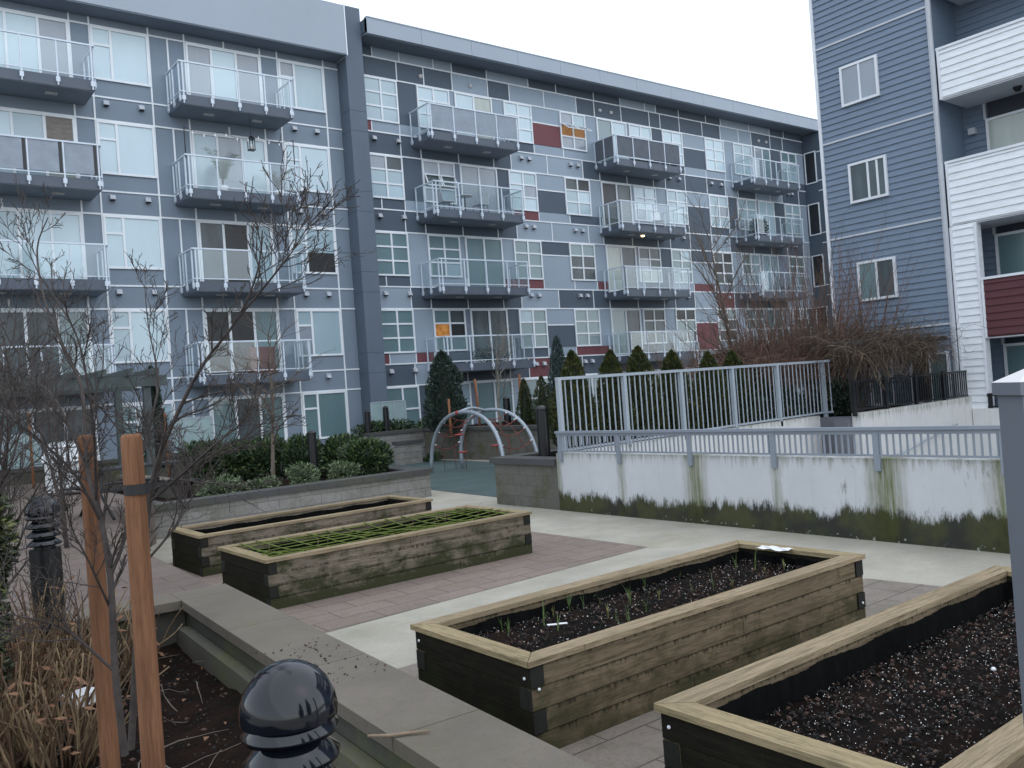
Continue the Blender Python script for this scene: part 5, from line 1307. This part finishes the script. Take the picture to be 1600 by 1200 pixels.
# stakes at the small trees
def thinstake(label, x, y, z0, h, r=.035, lean=0.0):
    mb = MB(); mb.tube([(x, y, z0), (x+lean, y, z0+h*.5), (x+2*lean, y, z0+h-.02), (x+2*lean, y, z0+h)], [r, r, r, r*.7], 10); tag(mb.build('stake', M['stakeold']), label, 'stake')
thinstake('orange stake left of the small pale tree behind the arches', 17.2, 24.2, .95, 1.75, .045, -.04)
thinstake('orange stake right of the small pale tree behind the arches', 18.5, 23.5, .95, 1.8, .05)
thinstake('short orange stake in front of the dark bushy evergreen', 15.6, 23.6, .9, 1.2, .04)
thinstake('slim orange stake beside the narrow dark evergreen on the left', 5.85, 20.6, .74, 1.55, .03)
thinstake('slim orange stake left of the grey grill near the patio', 3.5, 23.2, .74, 1.8, .03)

# ------------------------------------------------------------------ patio things on the left
GR = thing('barbecue_grill', 'stainless steel barbecue grill with closed lid behind the stakes', 'grill', (3.72, 20.0, .74), R(-35))
mb = MB(); mb.box(-.40, .40, -.28, .28, .08, .68); mb.build('cabinet', M['steel'], GR)
for s in (-1, 1):
    mb = MB(); mb.box(min(s*.01, s*.37), max(s*.01, s*.37), -.30, -.285, .12, .64); dr = mb.build('door', M['steel'], GR)
    h_ = MB(); h_.tube([(s*.05, -.33, .3), (s*.05, -.33, .55)], .01, 6); h_.build('handle', M['bbqdark'], dr)
mb = MB(); mb.hexa([(-.42, -.36, .69), (.42, -.36, .69), (.42, .28, .69), (-.42, .28, .69), (-.42, -.31, .84), (.42, -.31, .84), (.42, .28, .84), (-.42, .28, .84)]); mb.build('control_panel', M['steel'], GR)
for x in (-.25, 0, .25):
    mb = MB(); mb.lathe([(.001, .03), (.03, .028), (.034, 0)], (0, 0, 0), 12); o = mb.build('knob', M['bbqdark'], GR); o.location = (x, -.335, .765); o.rotation_euler = (R(80), 0, 0)
mb = MB(); n = 10; prof = [(-.29+.58*i/n, .845+.26*math.sin(math.pi*i/n)**.6) for i in range(n+1)]
for i in range(n): mb.face([(-.41, prof[i][0], prof[i][1]), (.41, prof[i][0], prof[i][1]), (.41, prof[i+1][0], prof[i+1][1]), (-.41, prof[i+1][0], prof[i+1][1])], 0, True)
for s in (-.41, .41): mb.face([(s, y_, z_) for y_, z_ in prof])
ld = mb.build('lid', M['steel'], GR); h_ = MB(); h_.tube([(-.28, -.33, .98), (.28, -.33, .98)], .014, 8); h_.build('handle', M['bbqdark'], ld)
mb = MB()
for x in (-.35, .35):
    for y in (-.22, .22): mb.lathe([(.04, 0), (.04, .08)], (x, y, 0), 8)
mb.build('castors', M['bbqdark'], GR)
PT = thing('picnic_table', 'black metal picnic table behind the nearer stake', 'table', (3.55, 14.6, .74), R(10))
mb = MB(); mb.box(-.75, .75, -.38, .38, .70, .735); mb.build('table_top', M['black'], PT)
for s in (-1, 1):
    mb = MB(); mb.box(-.75, .75, s*.70-.13, s*.70+.13, .42, .45); mb.build('bench', M['black'], PT)
for x in (-.55, .55):
    mb = MB(); mb.tube([(x, -.3, .70), (x, -.2, .35), (x, -.62, 0)], .022, 8); mb.tube([(x, .3, .70), (x, .2, .35), (x, .62, 0)], .022, 8); mb.tube([(x, -.75, .415), (x, .75, .415)], .02, 8); mb.build('leg', M['black'], PT)
GP = thing('pergola', 'green grey timber pergola over the patio seating on the left', 'pergola', (0, 0, 0))
for (x, y) in ((5.75, 21.6), (0.2, 21.6), (5.75, 24.3), (.2, 24.3)):
    mb = MB(); mb.box(x-.08, x+.08, y-.08, y+.08, .74, 2.95); mb.build('post', M['pergola'], GP)
for y in (21.5, 24.4): mb = MB(); mb.box(-.6, 6.2, y-.05, y+.05, 2.95, 3.2); mb.build('beam', M['pergola'], GP)
for k in range(12): x = -.4+.57*k; mb = MB(); mb.box(x-.04, x+.04, 21.0, 25.0, 3.205, 3.36); mb.build('rafter', M['pergola'], GP)
# patio screens of obscured glass
def screen(label, x0, x1, y, z0, z1, n):
    T = thing('glass_screen', label, 'screen', (0, 0, 0))
    mb = MB(); mb.box(x0, x1, y-.02, y+.02, z1-.04, z1)
    for i in range(n+1): x = x0+(x1-x0)*i/n; mb.box(x-.02, x+.02, y-.018, y+.018, z0, z1-.041)
    mb.build('frame', M['railgrey'], T)
    for i in range(n): a = x0+(x1-x0)*i/n; mb = MB(); mb.box(a+.02, a+(x1-x0)/n-.02, y-.005, y+.005, z0+.05, z1-.041); mb.build('panel', M['frost'], T)
M['frost'] = simple('frosted_glass', (.28, .38, .39), .25, .12, 2, spec=.6)
screen('frosted glass patio screen in front of the right wing ground floor', 15.3, 16.75, 28.3, .95, 2.17, 3)
screen('frosted glass patio screen by the patio door left of the bare tree', 8.4, 9.7, 28.9, .95, 2.12, 3)
screen('frosted glass patio screen under the left pergola', 2.2, 4.6, 28.9, .95, 2.0, 5)

# ------------------------------------------------------------------ things on the balconies
def palm(label, x, y, z, h, seed):
    rg = random.Random(seed); T = thing('potted_palm', label, 'plant', (x, y, z))
    mb = MB(); mb.lathe([(.001, .01), (.13, .01), (.17, .3), (.15, .3), (.001, .27)], (0, 0, 0), 14); mb.build('pot', M['white'], T)
    st_ = MB(); lf = MB()
    for i in range(15):
        a = rg.uniform(0, 6.28); l = h*rg.uniform(.6, 1.0); o_ = l*rg.uniform(.25, .6); pts = []
        for k in range(8): f = k/7; pts.append(Vector((math.cos(a)*o_*f**1.5, math.sin(a)*o_*f**1.5, .28+l*f*(1.15-.35*f*f))))
        st_.tube(pts, [.008]*4+[.004]*4, 4, 0)
        for k in range(2, 8):
            for s in (-1, 1):
                for e in (0, .5):
                    q = pts[k].lerp(pts[max(k-1, 0)], e); dd = (Vector((-math.sin(a)*s, math.cos(a)*s, -.25))+(pts[k]-pts[k-1]).normalized()*.8).normalized(); w_ = dd.orthogonal().normalized()*.016; L_ = .26*(1-abs(k-4)/9)
                    lf.face([tuple(q), tuple(q+dd*L_*.4+w_), tuple(q+dd*L_), tuple(q+dd*L_*.4-w_)])
    st_.build('stem', M['barkgrey'], T); lf.build('frond', M['palm'], T)
zb4 = BASE[4]+.05
palm('tall feathery potted palm on the plant filled balcony, left one', 10.75, 29.2, zb4, 1.55, 1); palm('feathery potted palm at the right end of the plant filled balcony', 12.75, 29.2, zb4, 1.05, 2)
T = thing('hanging_lantern', 'black lantern hanging from the balcony above the palms', 'lantern', (11.75, 28.95, 11.22))
mb = MB()
for x in (-.09, .09):
    for y in (-.09, .09): mb.box(x-.012, x+.012, y-.012, y+.012, 0, .36)
mb.box(-.11, .11, -.11, .11, -.03, 0); mb.hexa([(-.12, -.12, .36), (.12, -.12, .36), (.12, .12, .36), (-.12, .12, .36), (-.03, -.03, .47), (.03, -.03, .47), (.03, .03, .47), (-.03, .03, .47)]); mb.tube([(0, 0, .47), (0, 0, 12.40-11.22)], .006, 5); mb.build('frame', M['black'], T)
mb = MB(); mb.lathe([(.001, 0), (.035, 0), (.035, .2), (.001, .2)], (0, 0, 0), 10); mb.build('candle', M['white'], T)
T = thing('string_lights', 'string of small bulbs hung across the plant filled balcony', 'lights', (0, 0, 0))
pts = [Vector((9.4+3.75*k/30, 28.66, 11.62-.14*abs(math.sin(k/30*math.pi*3)))) for k in range(31)]
mb = MB(); mb.tube(pts, .006, 4); mb.tube([(9.38, 28.66, 10.6), (9.38, 28.66, 11.64)], .018, 6); mb.tube([(13.17, 28.66, 10.6), (13.17, 28.66, 11.64)], .018, 6); mb.build('cord', M['black'], T)
for k in range(2, 30, 3): mb = MB(); mb.lathe([(.001, -.12), (.022, -.10), (.026, -.07), (.012, -.03), (.012, 0)], tuple(pts[k]), 8); mb.build('bulb', M['white'], T)
zb2 = BASE[2]+.05
T = thing('cabinet', 'red brown slatted cabinet on the second floor balcony', 'cabinet', (11.75, 29.45, zb2))
mb = MB()
for k in range(6): mb.box(-.45, .45, -.2, .2, .06+k*.14, .06+k*.14+.125)
mb.box(-.43, .43, -.18, .18, 0, .88, 0); mb.build('body', M['terracotta'], T); mb = MB(); mb.box(-.48, .48, -.23, .23, .885, .92); mb.build('top', M['terracotta'], T)
def chair(label, x, y, z, rz, mt='greytrim'):
    T = thing('patio_chair', label, 'chair', (x, y, z), rz)
    mb = MB(); mb.box(-.24, .24, -.24, .24, .42, .45); mb.build('seat', M[mt], T)
    mb = MB(); mb.hexa([(-.24, .22, .46), (.24, .22, .46), (.24, .25, .46), (-.24, .25, .46), (-.23, .32, .92), (.23, .32, .92), (.23, .35, .92), (-.23, .35, .92)]); mb.build('backrest', M[mt], T)
    for a in (-.21, .21):
        for bb in (-.21, .21): mb = MB(); mb.tube([(a, bb, .42), (a*1.12, bb*1.12, 0)], .014, 6); mb.build('leg', M['black'], T)
chair('grey patio chair facing right on the open windowed balcony', 19.9, 29.2, zb4, R(80)); chair('grey patio chair facing left on the open windowed balcony', 21.6, 29.2, zb4, R(-80))
T = thing('patio_table', 'small white bistro table between two balcony chairs', 'table', (20.75, 29.1, zb4)); mb = MB(); mb.lathe([(.001, .70), (.33, .70), (.33, .73), (.001, .73)], (0, 0, 0), 20); mb.build('table_top', M['white'], T); mb = MB(); mb.lathe([(.03, .0), (.03, .69)], (0, 0, 0), 8); mb.lathe([(.22, 0), (.22, .02), (.001, .03)], (0, 0, 0), 14); mb.build('pedestal', M['black'], T)
chair('white chair behind the balcony glass above the lit ceiling lamp', 32.4, 29.2, zb4, R(-30), 'white')
bush('balcony_plant', 'dark leafy plants on the far right balcony', 'plant', [((40.4, 29.1, BASE[4]+.55), (.75, .35, .5))], 700, .2, M['conifer'], .3, 120)
bush('balcony_plant', 'grey leafy plants along the glass of the lowest right wing balcony', 'plant', [((21.4, 29.0, BASE[2]+.35), (1.0, .25, .3))], 600, .14, M['juniper'], .35, 121)

# ------------------------------------------------------------------ grey handrail post at the right edge
T = thing('railing_post', 'close grey square post with a pale pyramid cap at the right edge', 'post', (2.165, .855, 0), R(-37.7))
mb = MB(); mb.box(-.05, .05, -.05, .05, 0, 2.105); mb.build('post', M['postgrey'], T)
mb = MB(); mb.box(-.058, .058, -.058, .058, 2.106, 2.135); n = len(mb.v); mb.v.extend([(-.058, -.058, 2.1355), (.058, -.058, 2.1355), (.058, .058, 2.1355), (-.058, .058, 2.1355), (0, 0, 2.168)])
for q in ((0, 1, 4), (1, 2, 4), (2, 3, 4), (3, 0, 4)): mb.f.append(tuple(n+i for i in q)); mb.mi.append(1); mb.sm.append(False)
mb.build('cap', [M['postgrey'], M['posttop']], T)

# tall evergreens on the other side of the court, seen mirrored in the window panes
conifer('conifer', 'tall dark evergreen across the court mirrored in the left windows', (4, -27, 0), 15, 3.4, 5200, .75, M['conifer'], 130, 1.2, 'evergreens across the court')
conifer('conifer', 'taller dark evergreen across the court mirrored in the balcony doors', (13, -24, 0), 17, 3.8, 5200, .8, M['conifer'], 131, 1.2, 'evergreens across the court')
